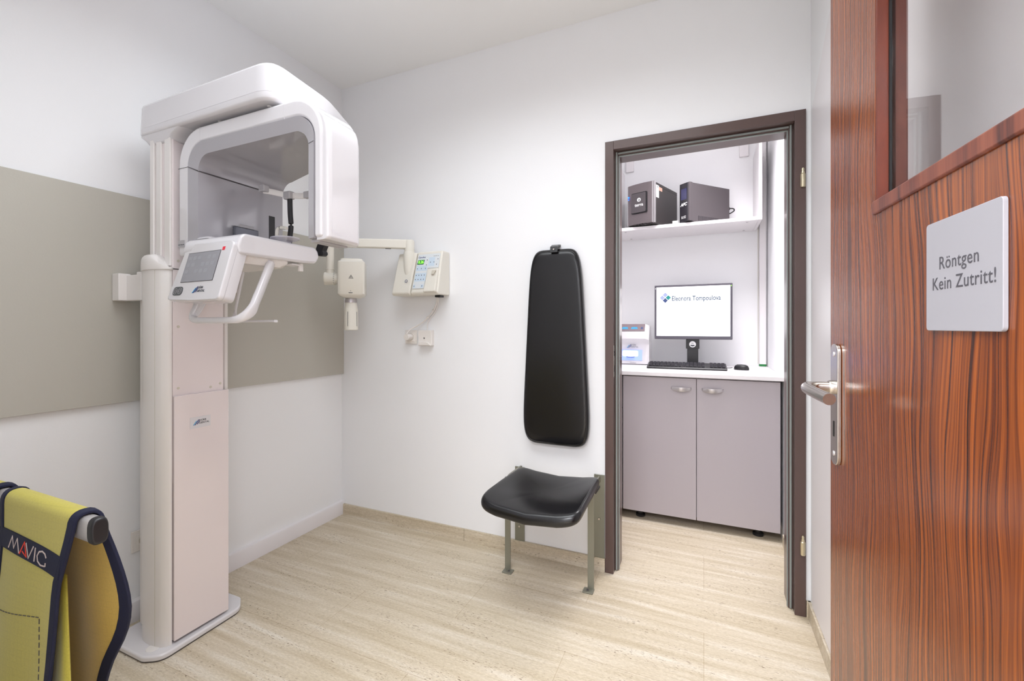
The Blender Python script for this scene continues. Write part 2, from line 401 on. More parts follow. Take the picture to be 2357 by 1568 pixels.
# mouldings round the opening
bm = boxes((T0-.004, T1+.004, -.004, .006, ZB-.010, ZB+.012), (T0-.004, T1+.004, -.004, .006, ZT-.012, ZT+.01))
dobj('moulding', bm, 'wood2', bevel=.003)
dobj('window_lining', boxes((T0, T0+.006, .0005, .015, ZB+.012, ZT-.012), (T1-.006, T1, .0005, .015, ZB+.012, ZT-.012)), 'wood3')
dobj('gasket', boxes((T0, T0+.009, .0151, .0185, ZB+.002, ZT), (T1-.009, T1, .0151, .0185, ZB+.002, ZT), (T0, T1, .0151, .0185, ZB, ZB+.009)), 'dark_gap', weld=False)
dobj('glazing_bead', boxes((T0, T0+.012, .025, .04, ZB, ZT), (T1-.012, T1, .025, .04, ZB, ZT), (T0, T1, .025, .04, ZB, ZB+.012)), 'wood2', weld=False)
dobj('window_pane', box(T0+.002, T1-.002, .019, .0235, ZB+.002, ZT-.002), 'glass')
# handle
pl = dobj('handle_plate', prism(bmesh.new(), rpoly(rect(.023, .063, .900, 1.136), .0195), 'y', -.007, 0), 'chrome', bevel=.0015)
for z in (.922, 1.116):
    dobj('screw', lathe(bmesh.new(), [(0, -.0085), (.0045, -.0085), (.005, -.007), (0, -.0069)], (.043, 0, z), 'y', 12), 'silver', pl)
dobj('keyhole', boxes((.0407, .0453, -.0078, -.0069, .955, .985)), 'dark_gap', pl)
hp = cr([(.043, -.005, 1.051), (.043, -.027, 1.051), (.045, -.041, 1.051), (.054, -.053, 1.051), (.070, -.058, 1.050), (.10, -.058, 1.049), (.14, -.055, 1.047), (.174, -.051, 1.045)], 8)
lv = dobj('lever_handle', tube(bmesh.new(), hp, .0102, n=18), 'chrome', smooth=50)
dobj('lever_collar', lathe(bmesh.new(), [(0, -.016), (.0125, -.016), (.0135, -.013), (.0135, -.007), (0, -.007)], (.043, 0, 1.051), 'y'), 'chrome', lv)
sg = obj('door_sign', prism(bmesh.new(), rpoly(rect(.373, .510, 1.165, 1.2965), .0055), 'y', -.0045, -.0001), 'sign', None, bevel=.0008)
sg.location = DM.location; sg.rotation_euler = DM.rotation_euler
tag(sg, 'square light grey sign with rounded corners reading Röntgen Kein Zutritt on the wooden door', 'sign')
smx = frame_m((.4435, -.0046, 1.232), (1, 0, 0), (0, 0, 1))
# (letters lie on the plate, in the sign's own frame)
for s, dx, dy in (('Röntgen', -.005, .0125), ('Kein Zutritt!', .001, -.0115)):
    b = text_bm(s, .0215, smx @ Matrix.Translation((dx, dy, .0001)), xs=.97, ext=.0001, off=.00003, sp=1.06)
    o = obj('sign_lettering', b, 'signink', sg, weld=False, local=True)

# ------------------------------------------------------------------ panoramic imaging machine
PX = thing('panoramic_xray_machine', 'tall white panoramic dental imaging machine with touchscreen standing against the left wall', 'x-ray machine', (-1.84, 1.065, 0))
def po(n, bm, m, p=PX, **k): return obj(n, bm, m, p, **k)
# base
bm = prism(bmesh.new(), rpoly([(-2.005, .882), (-1.785, .883), (-1.728, .915), (-1.738, 1.205), (-1.80, 1.25), (-2.03, 1.25)], [.02, .04, .06, .05, .03, .02]), 'z', .003, .024)
po('base_plate', bm, 'shell', bevel=.007)
po('base_gasket', prism(bmesh.new(), rpoly([(-2.0, .886), (-1.787, .887), (-1.732, .918), (-1.742, 1.202), (-1.80, 1.246), (-2.025, 1.246)], [.02, .04, .06, .05, .03, .02]), 'z', 0, .0035), 'seam')
po('base_cap', lathe(bmesh.new(), [(0, 0), (.022, 0), (.021, .0015), (0, .002)], (-1.80, .925, .0235), 'z'), 'shell2')
po('base_screw', lathe(bmesh.new(), [(0, 0), (.006, 0), (.005, .0015), (0, .002)], (-1.965, .905, .0235), 'z', 12), 'seam')
# fixed outer column: near profile, far profile, rear
near = rpoly([(-1.99, .951), (-1.757, .951), (-1.757, .965), (-1.99, .99)], [.03, .028, .003, .01])
PROF = [tuple(q[:2]) for q in cr([(-1.757, .9555, 0), (-1.766, .944, 0), (-1.782, .9345, 0), (-1.815, .929, 0), (-1.85, .929, 0), (-1.885, .935, 0), (-1.912, .950, 0), (-1.925, .973, 0)], 5)] + [(-1.925, .985), (-1.80, .985), (-1.757, .9625)]
po('side_profile', prism(bmesh.new(), PROF, 'z', .0235, 1.385), 'shell2', smooth=50)
po('side_profile', prism(bmesh.new(), rpoly([(-1.93, 1.16), (-1.80, 1.16), (-1.785, 1.172), (-1.785, 1.186), (-1.93, 1.186)], [.01, .003, .004, .01, .014]), 'z', .0235, 1.42), 'shell2', smooth=50)
po('profile_seam', box(-1.8008, -1.7998, .9300, .935, .024, 1.385), 'creamd')
po('rear_column', box(-1.99, -1.86, .975, 1.17, .0235, 1.385), 'shell2', bevel=.012)
def cap_ring(d, z, k):
    cx, cy = -1.842, .962; o = []
    for x, y in PROF:
        v = Vector((x-cx, y-cy)); v *= (v.length+d)/v.length
        o.append((cx+v.x, cy+v.y, z - k*max(0, v.x-.01)**1.6*5))
    return o
po('profile_cap', loft(bmesh.new(), [cap_ring(d, z, k) for d, z, k in ((.004, 1.374, 0), (.006, 1.376, 0), (.006, 1.395, .15), (.005, 1.412, .35), (.001, 1.423, .6), (-.006, 1.430, .8), (-.016, 1.434, .9), (-.035, 1.436, 1))]), 'shell2', smooth=50)
# scale strip on the profile
sb = po('height_scale', box(-1.9275, -1.9195, .956, .962, 1.19, 1.375), 'greypl')
bm = bmesh.new()
for k in range(44): bx(bm, -1.927, -1.9225 + (.002 if k % 5 == 0 else 0), .9555, .9562, 1.192+k*.0041, 1.1935+k*.0041)
po('scale_marks', bm, 'ink', sb, weld=False)
po('scale_cap', box(-1.9276, -1.9194, .9556, .962, 1.366, 1.3752), mat('yellow_tag', '#b3a52b', .5), sb)
# moving column with screws
mc = po('moving_column', box(-1.88, -1.760, .9665, 1.150, .60, 1.88), 'pinkpanel', bevel=.003)
for y, z in ((.985, .945), (1.137, .945), (.985, 1.17), (1.10, .935), (.985, 1.41)):
    po('screw_cover', lathe(bmesh.new(), [(0, 0), (.005, 0), (.0045, .001), (0, .0012)], (-1.7601, y, z), 'x', 14), 'creamd', mc)
po('column_joint', box(-1.7600, -1.7588, .9665, 1.150, 1.378, 1.381), 'seam', mc)
# grooves in upper column
po('column_rail', boxes((-1.885, -1.862, .958, .968, 1.39, 1.87), (-1.853, -1.822, .961, .968, 1.39, 1.87), (-1.80, -1.765, .960, .968, 1.39, 1.87)), 'shell2', mc, bevel=.003)
# front cover
cv = prism(bmesh.new(), rpoly([(-1.757, .967), (-1.75, .966), (-1.750, 1.165), (-1.78, 1.166), (-1.80, .968)], [0, .002, .004, 0, 0]), 'z', .034, .918)
fc = po('front_cover', cv, 'pinkpanel', bevel=.002)
lm = frame_m((-1.7496, 1.035, .80), (0, 1, 0), (0, 0, 1))
lb = po('maker_label', flat(bmesh.new(), lm, rect(-.016, .058, -.012, .03), .0004), 'shell', fc)
maker_logo(lm @ Matrix.Translation((-.006, 0, .0005)), .019, lb)
tagp = po('rating_plate', box(-1.9268, -1.9245, .955, .975, .30, .36), 'greypl')
# wall bracket
bm = boxes((-2.066, -2.02, .925, .965, 1.268, 1.372), (-2.03, -1.925, .95, .975, 1.268, 1.366), (-1.955, -1.925, .95, .975, 1.36, 1.376))
po('wall_bracket', bm, 'shell2', bevel=.004, weld=False)
# overhead arm
out = rpoly([(-1.955, .948), (-1.215, .938), (-1.245, 1.20), (-1.345, 1.44), (-1.955, 1.38)], [.05, .065, .35, .07, .08], 10)
def off(poly, d):
    cx = sum(p[0] for p in poly)/len(poly); cy = sum(p[1] for p in poly)/len(poly); o = []
    n = len(poly)
    for i in range(n):
        a = Vector(poly[i-1]); b = Vector(poly[(i+1) % n]); t = (b-a).normalized(); nn = Vector((t.y, -t.x))
        o.append((poly[i][0]-nn.x*d, poly[i][1]-nn.y*d))
    return o
lv = [(0.012, 1.878), (.004, 1.881), (0, 1.887), (0, 1.905), (.003, 1.985), (.006, 1.9935), (.012, 1.998), (.022, 2.0), (.05, 2.001)]
bm = loft(bmesh.new(), [[(x, y, z) for x, y in off(out, d)] for d, z in lv])
oa = po('overhead_arm', bm, 'shell', smooth=50)
po('overhead_arm_seam', loft(bmesh.new(), [[(x, y, z) for x, y in off(out, d)] for d, z in ((-.0003, 1.9045), (-.0003, 1.9052))]), 'faint', oa)
po('arm_neck', loft(bmesh.new(), [[(x, y, z) for x, y in rpoly([(-1.925+a, .958+b), (-1.74-c, .958+b), (-1.74-c, 1.20), (-1.925+a, 1.20)], .03)] for a, b, c, z in ((.03, .008, .02, 1.842), (.012, .002, .012, 1.850), (-.004, -.002, -.01, 1.866), (-.022, -.006, -.06, 1.880))]), 'shell', smooth=50, parent=None) if False else po('arm_neck', loft(bmesh.new(), [[(x, y, z) for x, y in rpoly([(-1.925+a, .958+b), (-1.74-c, .958+b), (-1.74-c, 1.20), (-1.925+a, 1.20)], .03)] for a, b, c, z in ((.03, .008, .02, 1.842), (.012, .002, .012, 1.850), (-.004, -.002, -.01, 1.866), (-.022, -.006, -.06, 1.880))]), 'shell', smooth=50)
for x, y in ((-1.53, .99), (-1.365, 1.0), (-1.70, .99), (-1.28, .985)):
    po('arm_plug', lathe(bmesh.new(), [(0, -.0025), (.006, -.0025), (.0085, 0), (0, 0)], (x, y, 1.878), 'z', 18), 'shell2' if x != -1.365 else 'seam', oa)
# rotating arch
def upath(x0, x1, zt, zb, r, n=10, zb1=1.436):
    pts = [(x0, zb), (x0, zb+(zt-r-zb)*.5), (x0, zt-r)]
    for j in range(1, n+1):
        a = PI - j/n*PI/2; pts.append((x0+r+r*math.cos(a), zt-r+r*math.sin(a)))
    for j in range(0, n+1):
        a = PI/2 - j/n*PI/2; pts.append((x1-r+r*math.cos(a), zt-r+r*math.sin(a)))
    pts += [(x1, zb1+(zt-r-zb1)*.5), (x1, zb1)]
    return pts
OUT = upath(-1.724, -1.035, 1.866, 1.42, .12); MID = upath(-1.667, -1.066, 1.811, 1.42, .078); INN = upath(-1.624, -1.095, 1.770, 1.42, .055)
NP = len(OUT)
def yfar(i):
    t = i/(NP-1)
    x = OUT[i][0]
    u = max(0, min(1, (x+1.33)/.28)); u = u*u*(3-2*u)
    return 1.315 - .19*u
def ynear(i): return .965
def band(A, B, ya, yb, fa, fb):
    bm = bmesh.new(); R = []
    for i in range(NP):
        R.append([(A[i][0], ya, A[i][1]), (B[i][0], yb, B[i][1]), (B[i][0], yfar(i)+fb, B[i][1]), (A[i][0], yfar(i)+fa, A[i][1])])
    return loft(bm, R)
ra = po('rotating_arch', band(OUT, MID, .965, .965, 0, 0), 'shell', bevel=.010, seg=4, smooth=40)
ln = po('arch_lining', band(MID, INN, .9635, .972, .002, -.006), 'liner', smooth=40)
# seams on the arch
po('arch_seam', box(-1.724, -1.667, .9642, .9655, 1.7330, 1.7342), 'seam', ra)
po('lining_seam', loft(bmesh.new(), [[(-1.667, .9628, 1.7325), (-1.624, .9712, 1.7130), (-1.6230, 1.0, 1.7130), (-1.6230, 1.300, 1.7130), (-1.6255, 1.300, 1.7130), (-1.6255, 1.0, 1.7130), (-1.667, .966, 1.7325)], [(-1.667, .9628, 1.7345), (-1.624, .9712, 1.7175), (-1.6230, 1.0, 1.7178), (-1.6230, 1.300, 1.7178), (-1.6255, 1.300, 1.7178), (-1.6255, 1.0, 1.7178), (-1.667, .966, 1.7345)]]), 'seam', ln)
po('lining_joint', loft(bmesh.new(), [[(-1.066, .9630, 1.723), (-1.095, .9712, 1.723), (-1.095, .9735, 1.723), (-1.066, .966, 1.723)], [(-1.066, .9630, 1.7243), (-1.095, .9712, 1.7243), (-1.095, .9735, 1.7243), (-1.066, .966, 1.7243)]]), 'seam', ln)
for x in (-1.603, -1.19): po('cover_joint', box(x, x+.0008, .9645, .966, 1.812, 1.862), 'faint', ra)
po('sensor_slot', boxes((-1.6245, -1.6225, 1.246, 1.272, 1.45, 1.622)), 'black', ln, bevel=.0005)
po('lining_catch', boxes((-1.100, -1.094, 1.03, 1.05, 1.60, 1.63)), 'greypl', ln)
lp = po('warning_label', box(-1.722, -1.686, .9632, .9652, 1.452, 1.477), 'greypl', ra)
text('label_lettering', 'X-RAY TUBE UNIT', .0042, frame_m((-1.704, .9631, 1.461), (1, 0, 0), (0, 0, 1)), 'ink', lp)
# tube housing cover on the right leg
prof = []
cp = rpoly([(-1.062, .972), (-1.020, .972), (-1.014, .985), (-1.022, 1.105), (-1.035, 1.118), (-1.062, 1.118)], [.002, .012, .01, .02, .01, .002])
rr = []
for d, z in ((.014, 1.430), (.004, 1.433), (0, 1.441), (0, 1.50), (0, 1.70), (.001, 1.745), (.006, 1.775), (.018, 1.797), (.036, 1.812)):
    rr.append([(-1.062+(x+1.062)*(1-d/.05), y+(.0 if y > 1.0 else 0), z) for x, y in cp])
tc_ = po('tube_cover', loft(bmesh.new(), rr), 'shell', smooth=50)
po('tube_underside', boxes((-1.10, -1.064, .985, 1.10, 1.426, 1.437)), 'greypl', tc_, bevel=.003)
text('model_lettering', 'VistaPano', .020, frame_m((-1.0166, 1.022, 1.452), (0.05, -1, 0) if False else (-.07, 1, 0), (0, 0, 1)), 'faint', tc_, ext=.0003)
# console body
bm = prism(bmesh.new(), [(.944, 1.43), (.952, 1.462), (.968, 1.476), (1.255, 1.475), (1.268, 1.462), (1.275, 1.440), (1.258, 1.414), (1.20, 1.409), (.95, 1.405)], 'x', -1.665, -1.375)
cb = po('console_body', bm, 'shell', bevel=.010, seg=4)
po('console_underbody', loft(bmesh.new(), [[(x, y, z) for x, y in rpoly([(-1.65, 1.0), (-1.405-d, .985), (-1.39-d, 1.15-d), (-1.65, 1.18-d)], .02)] for d, z in ((0, 1.408), (0, 1.40), (.012, 1.383))]), 'shell2', cb, smooth=50)
po('console_saddle', loft(bmesh.new(), [[(x, y, z) for x, y in rpoly(rect(-1.64+d, -1.55-d*2, .965+d, 1.12), .02)] for d, z in ((0, 1.474), (.008, 1.483), (.022, 1.487))]), 'shell', cb, smooth=60)
po('console_link', box(-1.765, -1.655, 1.0, 1.14, 1.30, 1.455), 'shell2', cb, bevel=.006)
po('underside_recess', box(-1.45, -1.40, 1.17, 1.215, 1.400, 1.4055), 'white_lam', cb, bevel=.002)
po('positioning_knob', lathe(bmesh.new(), [(0, -.028), (.009, -.028), (.010, -.024), (.009, 0), (0, 0)], (-1.405, 1.21, 1.408), 'z', 18), 'shell2', cb)
# tilted control panel (its own frame: x right, y up, z out)
CM = frame_m((-1.522, .922, 1.354), (1, -.05, 0), (0, .053, .196))
def cpan(pts2d_near, z0, z1, name, m, p, **k):
    bm = flat(bmesh.new(), CM @ Matrix.Translation((0, 0, z0)), pts2d_near, z1-z0); return po(name, bm, m, p, **k)
shape = rpoly([(-.155, -.098), (-.02, -.104), (.141, -.104), (.141, .098), (-.128, .106)], [.016, 0, .018, .02, .025])
pan = loft(bmesh.new(), [[CM @ Vector((x*s, y*s, z)) for x, y in shape] for s, z in ((.95, -.050), (.985, -.030), (1, -.012), (1, -.003), (.985, 0.002), (.965, .003))])
cp_ = po('control_panel', pan, 'shell', smooth=50)
po('panel_seam', loft(bmesh.new(), [[CM @ Vector((x*1.001, y*1.001, z)) for x, y in shape] for z in (-.0145, -.0137)]), 'greypl', cp_)
ts = cpan(rect(-.098, .084, -.038, .068), .0028, .0042, 'screen_frame', 'seam', cp_)
cpan(rect(-.096, .083, -.037, .066), .0038, .0046, 'touchscreen', 'touch', ts)
bm = bmesh.new()
for j in range(3):
    for i in range(6):
        if (i+j) % 4 != 3: flat(bm, CM @ Matrix.Translation((0, 0, .0045)), rpoly(rect(-.088+i*.027, -.070+i*.027, .040-j*.024, .054-j*.024), .003, 3), .0003)
po('screen_icons', bm, 'touchic', ts)
cpan(rect(.089, .102, .066, .078), .0028, .0040, 'status_marker', 'red', cp_)
bt = cpan(rpoly(rect(-.126, -.070, -.083, -.053), .0148, 6), .0028, .0045, 'button_pad', 'btn', cp_)
for x in (-.112, -.085):
    bm = bmesh.new(); cc = circ(x, -.068, .0105, 20); stroke(bm, CM @ Matrix.Translation((0, 0, .0044)), cc+[cc[0]], .0012); cc = circ(x, -.068, .005, 12); stroke(bm, CM @ Matrix.Translation((0, 0, .0044)), cc+[cc[0]], .001)
    po('push_button', bm, 'greypl', bt)
maker_logo(CM @ Matrix.Translation((-.012, -.078, .0033)), .022, cp_)
# handles
hb = cr([(-1.405, 1.085, 1.395), (-1.40, 1.06, 1.34), (-1.388, 1.02, 1.265), (-1.383, .995, 1.222), (-1.40, .972, 1.198), (-1.43, .962, 1.192), (-1.50, .960, 1.191), (-1.58, .960, 1.191), (-1.62, .962, 1.193), (-1.645, .968, 1.205), (-1.640, .98, 1.235), (-1.625, 1.0, 1.30), (-1.615, 1.015, 1.38)], 6)
n_ = len(hb); rx = []; ry = []
for i in range(n_):
    t = i/(n_-1); g = 1 if .36 < t < .72 else 0
    rx.append(.0125 if t < .30 else (.0125 if t > .36 else .0125)); ry.append(.019 - .008*min(1, max(0, (t-.22)/.2)) + .008*min(1, max(0, (t-.72)/.2)))
po('grab_handle', tube(bmesh.new(), hb, rx, ry, n=18, power=2.6, up=(.2, 0, 1)), 'shell', smooth=60)
h2 = cr([(-1.64, 1.15, 1.40), (-1.66, 1.14, 1.28), (-1.665, 1.13, 1.205), (-1.64, 1.12, 1.191), (-1.55, 1.12, 1.190), (-1.424, 1.12, 1.190)], 6)
po('far_grip', tube(bmesh.new(), h2, .008, .0045, n=12, power=4), 'shell', smooth=60)
# patient positioning parts
po('chin_plate', loft(bmesh.new(), [[(-1.415+r*.055*math.cos(a), 1.15+r*.045*math.sin(a), z) for a in [2*PI*k/28 for k in range(28)]] for r, z in ((.35, 1.466), (.45, 1.482), (1, 1.492), (1, 1.496), (.3, 1.498))]), 'clear', smooth=50)
po('chin_rest', tube(bmesh.new(), cr([(-1.456, 1.15, 1.485), (-1.456, 1.15, 1.515), (-1.452, 1.15, 1.531), (-1.435, 1.15, 1.536), (-1.405, 1.15, 1.531)], 5), .0065, n=12), 'cream', smooth=60)
po('bite_cup', loft(bmesh.new(), [[(x, y, z) for x, y in rpoly(rect(-1.665+d, -1.60-d, 1.05+d, 1.09-d), .01)] for d, z in ((0, 1.462), (.0, 1.486), (.003, 1.49))]), 'clear', smooth=50)
mr = po('positioning_mirror', box(-1.607, -1.598, 1.083, 1.182, 1.464, 1.545), mat('dark_mirror', '#4a4c54', .12, metal=.4), bevel=.003)
po('mirror_clip', box(-1.606, -1.599, 1.105, 1.165, 1.545, 1.556), 'greypl', mr, bevel=.002)
hs = cr([(-1.535, 1.155, 1.688), (-1.51, 1.17, 1.684), (-1.47, 1.185, 1.674), (-1.43, 1.195, 1.667), (-1.39, 1.20, 1.662), (-1.35, 1.20, 1.660), (-1.31, 1.19, 1.658)], 6)
hd = po('head_support', tube(bmesh.new(), hs, .004, .011, n=12, power=4), 'shell2', smooth=60)
po('support_pad', box(-1.545, -1.515, 1.14, 1.165, 1.680, 1.706), 'greypl', hd, bevel=.004)
po('support_clamp', box(-1.462, -1.425, 1.178, 1.205, 1.652, 1.682), 'greypl', hd, bevel=.006)
po('support_tip', box(-1.365, -1.325, 1.187, 1.206, 1.648, 1.672), 'greypl', hd, bevel=.002)
po('temple_rod', tube(bmesh.new(), cr([(-1.437, 1.19, 1.655), (-1.435, 1.19, 1.60), (-1.431, 1.19, 1.55), (-1.438, 1.19, 1.50), (-1.440, 1.19, 1.46)], 5), .007, .010, n=10, power=3), 'black', smooth=60)
bm = prism(bmesh.new(), [(-1.402, 1.478), (-1.399, 1.449), (-1.366, 1.446), (-1.358, 1.453), (-1.359, 1.461), (-1.365, 1.467), (-1.338, 1.515), (-1.345, 1.535), (-1.372, 1.535)], 'y', 1.278, 1.300)
po('bite_hook', bm, 'black', bevel=.003)
# cable at the foot, behind the profile
po('power_cable', tube(bmesh.new(), cr([(-2.055, 1.02, .055), (-2.045, 1.03, .03), (-2.02, 1.05, .03), (-1.99, 1.06, .06), (-1.98, 1.07, .14)], 5), .004, n=8), 'black', smooth=60)

# ------------------------------------------------------------------ wall sockets
def socket(x, y, z, label, rz, group=None, size=.08):
    t = thing('wall_socket', label, 'socket', (x, y, z), group, rz)
    def lo(n, bm, m, p=t, **k): return obj(n, bm, m, p, local=True, **k)
    lo('cover_plate', box(-size/2, size/2, -.009, 0, -size/2, size/2), 'sock', bevel=.002)
    ins = lo('socket_insert', box(-.026, .026, -.012, -.0085, -.026, .026), 'sock', bevel=.001)
    lo('socket_well', lathe(bmesh.new(), [(0, -.0122), (.0185, -.0122), (.0195, -.0130), (.0205, -.0122), (.0205, -.0115), (0, -.0115)], (0, 0, 0), 'y', 24), 'creamd', ins)
    for sx in (-.0095, .0095): lo('pin_hole', lathe(bmesh.new(), [(0, -.0135), (.003, -.0135), (.003, -.0121), (0, -.0121)], (sx, 0, 0), 'y', 10), 'seam', ins)
    return t
socket(-2.0845, 1.036, .312, 'white wall socket low on the left wall beside the machine column', -PI/2 + PI, size=.084)
s2 = socket(-1.552, 2.1048, 1.110, 'white wall socket with round plug under the small x-ray control box', 0)
jb = thing('junction_box', 'cream cable outlet box right of the plugged socket', 'junction box', (-1.442, 2.1048, 1.105))
obj('box_cover', prism(bmesh.new(), [(2.1048, 1.062), (2.072, 1.062), (2.078, 1.075), (2.074, 1.148), (2.1048, 1.150)], 'x', -1.487, -1.399), 'sock', jb, bevel=.003)
obj('cover_screw', lathe(bmesh.new(), [(0, -.0015), (.0035, -.0015), (.0035, .002), (0, .002)], (-1.446, 2.0755, 1.105), 'y', 12), 'seam', jb)
obj('cover_lip', prism(bmesh.new(), [(-1.483, 1.065), (-1.403, 1.065), (-1.418, 1.080), (-1.430, 1.083), (-1.481, 1.083)], 'y', 2.069, 2.08), 'sock', jb, bevel=.002)

# ------------------------------------------------------------------ small wall x-ray unit
XU = thing('dental_xray_unit', 'cream wall-mounted dental x-ray unit with folding arm, keypad box and hanging tube head', 'x-ray unit', (-1.445, 2.105, 1.337))
def xo(n, bm, m, p=XU, **k): return obj(n, bm, m, p, **k)
# left housing half (carries the arm) and right control half; front slopes back towards the top
def wedge(x0b, x1b, x0t, x1t, zb, zt, yb, yt):
    rings = []
    for t, z in ((0, zb), (.06, zb+.012), (.5, (zb+zt)/2), (1, zt)):
        yf = (yb + (yt-yb)*t) + (.014 if t == 0 else 0)
        a = x0b+(x0t-x0b)*t; b = x1b+(x1t-x1b)*t
        rings.append([(a, 2.105, z), (b, 2.105, z), (b, yf, z), (a, yf, z)])
    return loft(bmesh.new(), rings)
xo('arm_housing', wedge(-1.598, -1.477, -1.585, -1.462, 1.342, 1.582, 1.975, 2.03), 'cream', bevel=.010, seg=4)
ch = xo('control_housing', wedge(-1.472, -1.296, -1.457, -1.296, 1.342, 1.584, 1.978, 2.033), 'cream', bevel=.008, seg=4)
bm = lathe(bmesh.new(), [(.018, 0), (.026, .02), (.031, .08), (.032, .155), (.030, .162), (0, .162)], (-1.512, 2.028, 1.425))
xo('arm_socket', bm, 'cream', smooth=60)
# front plane frame of the control half
FM = frame_m((-1.463, 1.984, 1.372), (1, 0, 0), (.0, .055, .242))
def xf(name, pts, z0, z1, m, p, **k): return xo(name, flat(bmesh.new(), FM @ Matrix.Translation((0, 0, z0)), pts, z1-z0), m, p, **k)
kp = xf('keypad', [(.004, .004), (.078, .004), (.085, .118), (.155, .120), (.157, .200), (.016, .200)], .0, .0022, 'keypad', ch)
bm = bmesh.new()
FK = FM @ Matrix.Translation((0, 0, .0021))
for r in ((.012, .082, .105, .135), (.010, .082, .045, .092), (.008, .02, .010, .026), (.056, .072, .008, .026), (.088, .126, .130, .180)): flat(bm, FK, rect(*r), .0004)
xo('key_field', bm, 'keyblue', kp)
bm = bmesh.new()
for (x, y) in [(.020+i*.026, .118) for i in range(3)] + [(.018+i*.0175, .080) for i in range(4)] + [(.016+i*.0175, .056) for i in range(4)] + [(.013, .018), (.064, .018), (.10, .152), (.122, .152), (.140, .138), (.146, .168), (.077, .166), (.075, .138)]:
    flat(bm, FK @ Matrix.Translation((0, 0, .0004)), rect(x-.0018, x+.0018, y-.0028, y+.0028), .0003)
xo('key_marks', bm, 'ink', kp)
text('maker_lettering', 'Gendex', .015, FK @ Matrix.Translation((.040, .183, 0)), 'navyink', kp, shear=.15, off=.0002)
text('model_lettering', 'oralix 65 s dc', .0065, FK @ Matrix.Translation((.132, .187, 0)), 'ink', kp)
dp = xf('display', [(.014, .142), (.056, .142), (.060, .168), (.019, .168)], .002, .0032, 'lcd', kp)
text('display_digits', '0.26', .024, FM @ Matrix.Translation((.0375, .155, .0034)), 'lcdon', dp, shear=.12, off=.0004, xs=.86)
hc = xo('handset_cradle', loft(bmesh.new(), [[FM @ Vector((x, y, z)) for x, y in rpoly([(.082+d, -.020+d), (.160-d, -.020+d), (.160-d, .112-d), (.100+d, .112-d)], .008)] for d, z in ((0, 0), (.001, .012), (.005, .016))]), 'cream', ch, smooth=50)
xo('cradle_hook', loft(bmesh.new(), [[FM @ Vector((x+s, y-s, z)) for x, y in [(.125, .078), (.142, .078), (.152, .100), (.127, .100)]] for s, z in ((0, .015), (.004, .024))]), 'creamd', hc)
bm = bmesh.new(); AM = frame_m((-1.504, 1.9915, 1.420), (1, 0, 0), (0, .055, .242)); cc = circ(0, 0, .0075, 20); stroke(bm, AM @ Matrix.Translation((0, 0, .0035)), cc+[cc[0]], .0022)
xo('round_emblem', bm, 'navyink')
xo('mains_switch', box(-1.345, -1.312, 2.03, 2.07, 1.330, 1.344), 'black', ch, bevel=.002)
# arm
A0 = Vector((-1.512, 2.028, 1.63)); A1 = Vector((-1.838, 1.772, 1.622))
pp = xo('arm_pivot', lathe(bmesh.new(), [(0, 1.575), (.028, 1.575), (.028, 1.645), (.026, 1.652), (0, 1.652)], (A0.x, A0.y, 0), 'z'), 'cream')
dv = (A1-A0); L_ = dv.length; d0 = dv.normalized()
RM = frame_m(A0, d0, (0, 0, 1))
bm = bmesh.new()
prof = [(-.02, -.026), (L_, -.024), (L_+.018, -.02), (L_+.022, .016), (L_, .022), (-.02, .026)]
ring0 = [RM @ Vector((x, y, -.020)) for x, y in prof]; ring1 = [RM @ Vector((x, y, .020)) for x, y in prof]
xo('horizontal_arm', loft(bm, [ring0, ring1]), 'cream', bevel=.007)
xo('arm_clip', loft(bmesh.new(), [[RM @ Vector((x, -.0255, z)) for x, z in rect(.10, .13, -.006, .006)], [RM @ Vector((x, -.0272, z)) for x, z in rect(.10, .13, -.006, .006)]]), 'seam')
dt = xo('drop_tube', lathe(bmesh.new(), [(0, 1.45), (.020, 1.45), (.0205, 1.475), (.0225, 1.476), (.0225, 1.481), (.0205, 1.482), (.0205, 1.60), (0, 1.60)], (A1.x, A1.y, 0), 'z'), 'cream')
# swivel along camera-right-ish direction (parallel to arm's back direction is not needed): axis along +x
sw = xo('swivel_joint', lathe(bmesh.new(), [(0, -.030), (.030, -.030), (.034, -.026), (.034, .018), (.0345, .019), (.0345, .026), (.030, .027), (.028, .048), (0, .048)], (A1.x, A1.y, 1.427), 'x'), 'cream')
bm = bmesh.new()
for k in range(7):
    a = PI + .9*(k-3)*.35
    y, z = A1.y+.0345*math.cos(a+PI*0)*1, 1.427+.0345*math.sin(a)
    bx(bm, A1.x+.019, A1.x+.024, y-.001, y+.0005, z-.0012, z+.0012)
xo('angle_marks', bm, 'ink', sw, weld=False)
hx0, hx1 = A1.x+.044, A1.x+.182; hy0, hy1 = 1.70, 1.85
rings = []
for dx, dy, z in ((.05, .045, 1.322), (.028, .025, 1.325), (.006, .005, 1.336), (0, 0, 1.344), (0, 0, 1.512), (.005, .006, 1.518), (.012, .014, 1.521), (.014, .016, 1.530), (.02, .02, 1.533)):
    rings.append([(x, y, z) for x, y in rpoly(rect(hx0+dx, hx1-dx, hy0+dy, hy1-dy), .018, 5)])
th = xo('tube_head', loft(bmesh.new(), rings), 'cream', smooth=40)
FH = frame_m(((hx0+hx1)/2, hy0-.0004, 1.432), (1, 0, 0), (0, 0, 1))
bm = bmesh.new(); t3 = [(-.011, -.008), (.011, -.008), (0, .011)]; stroke(bm, FH, t3+[t3[0]], .0011)
for q in ((-.0035, -.002), (.0035, -.002), (0, .004)): cc = circ(q[0], q[1]-.001, .0025, 10); stroke(bm, FH, cc+[cc[0]], .0008)
xo('warning_symbol', bm, 'ink', th)
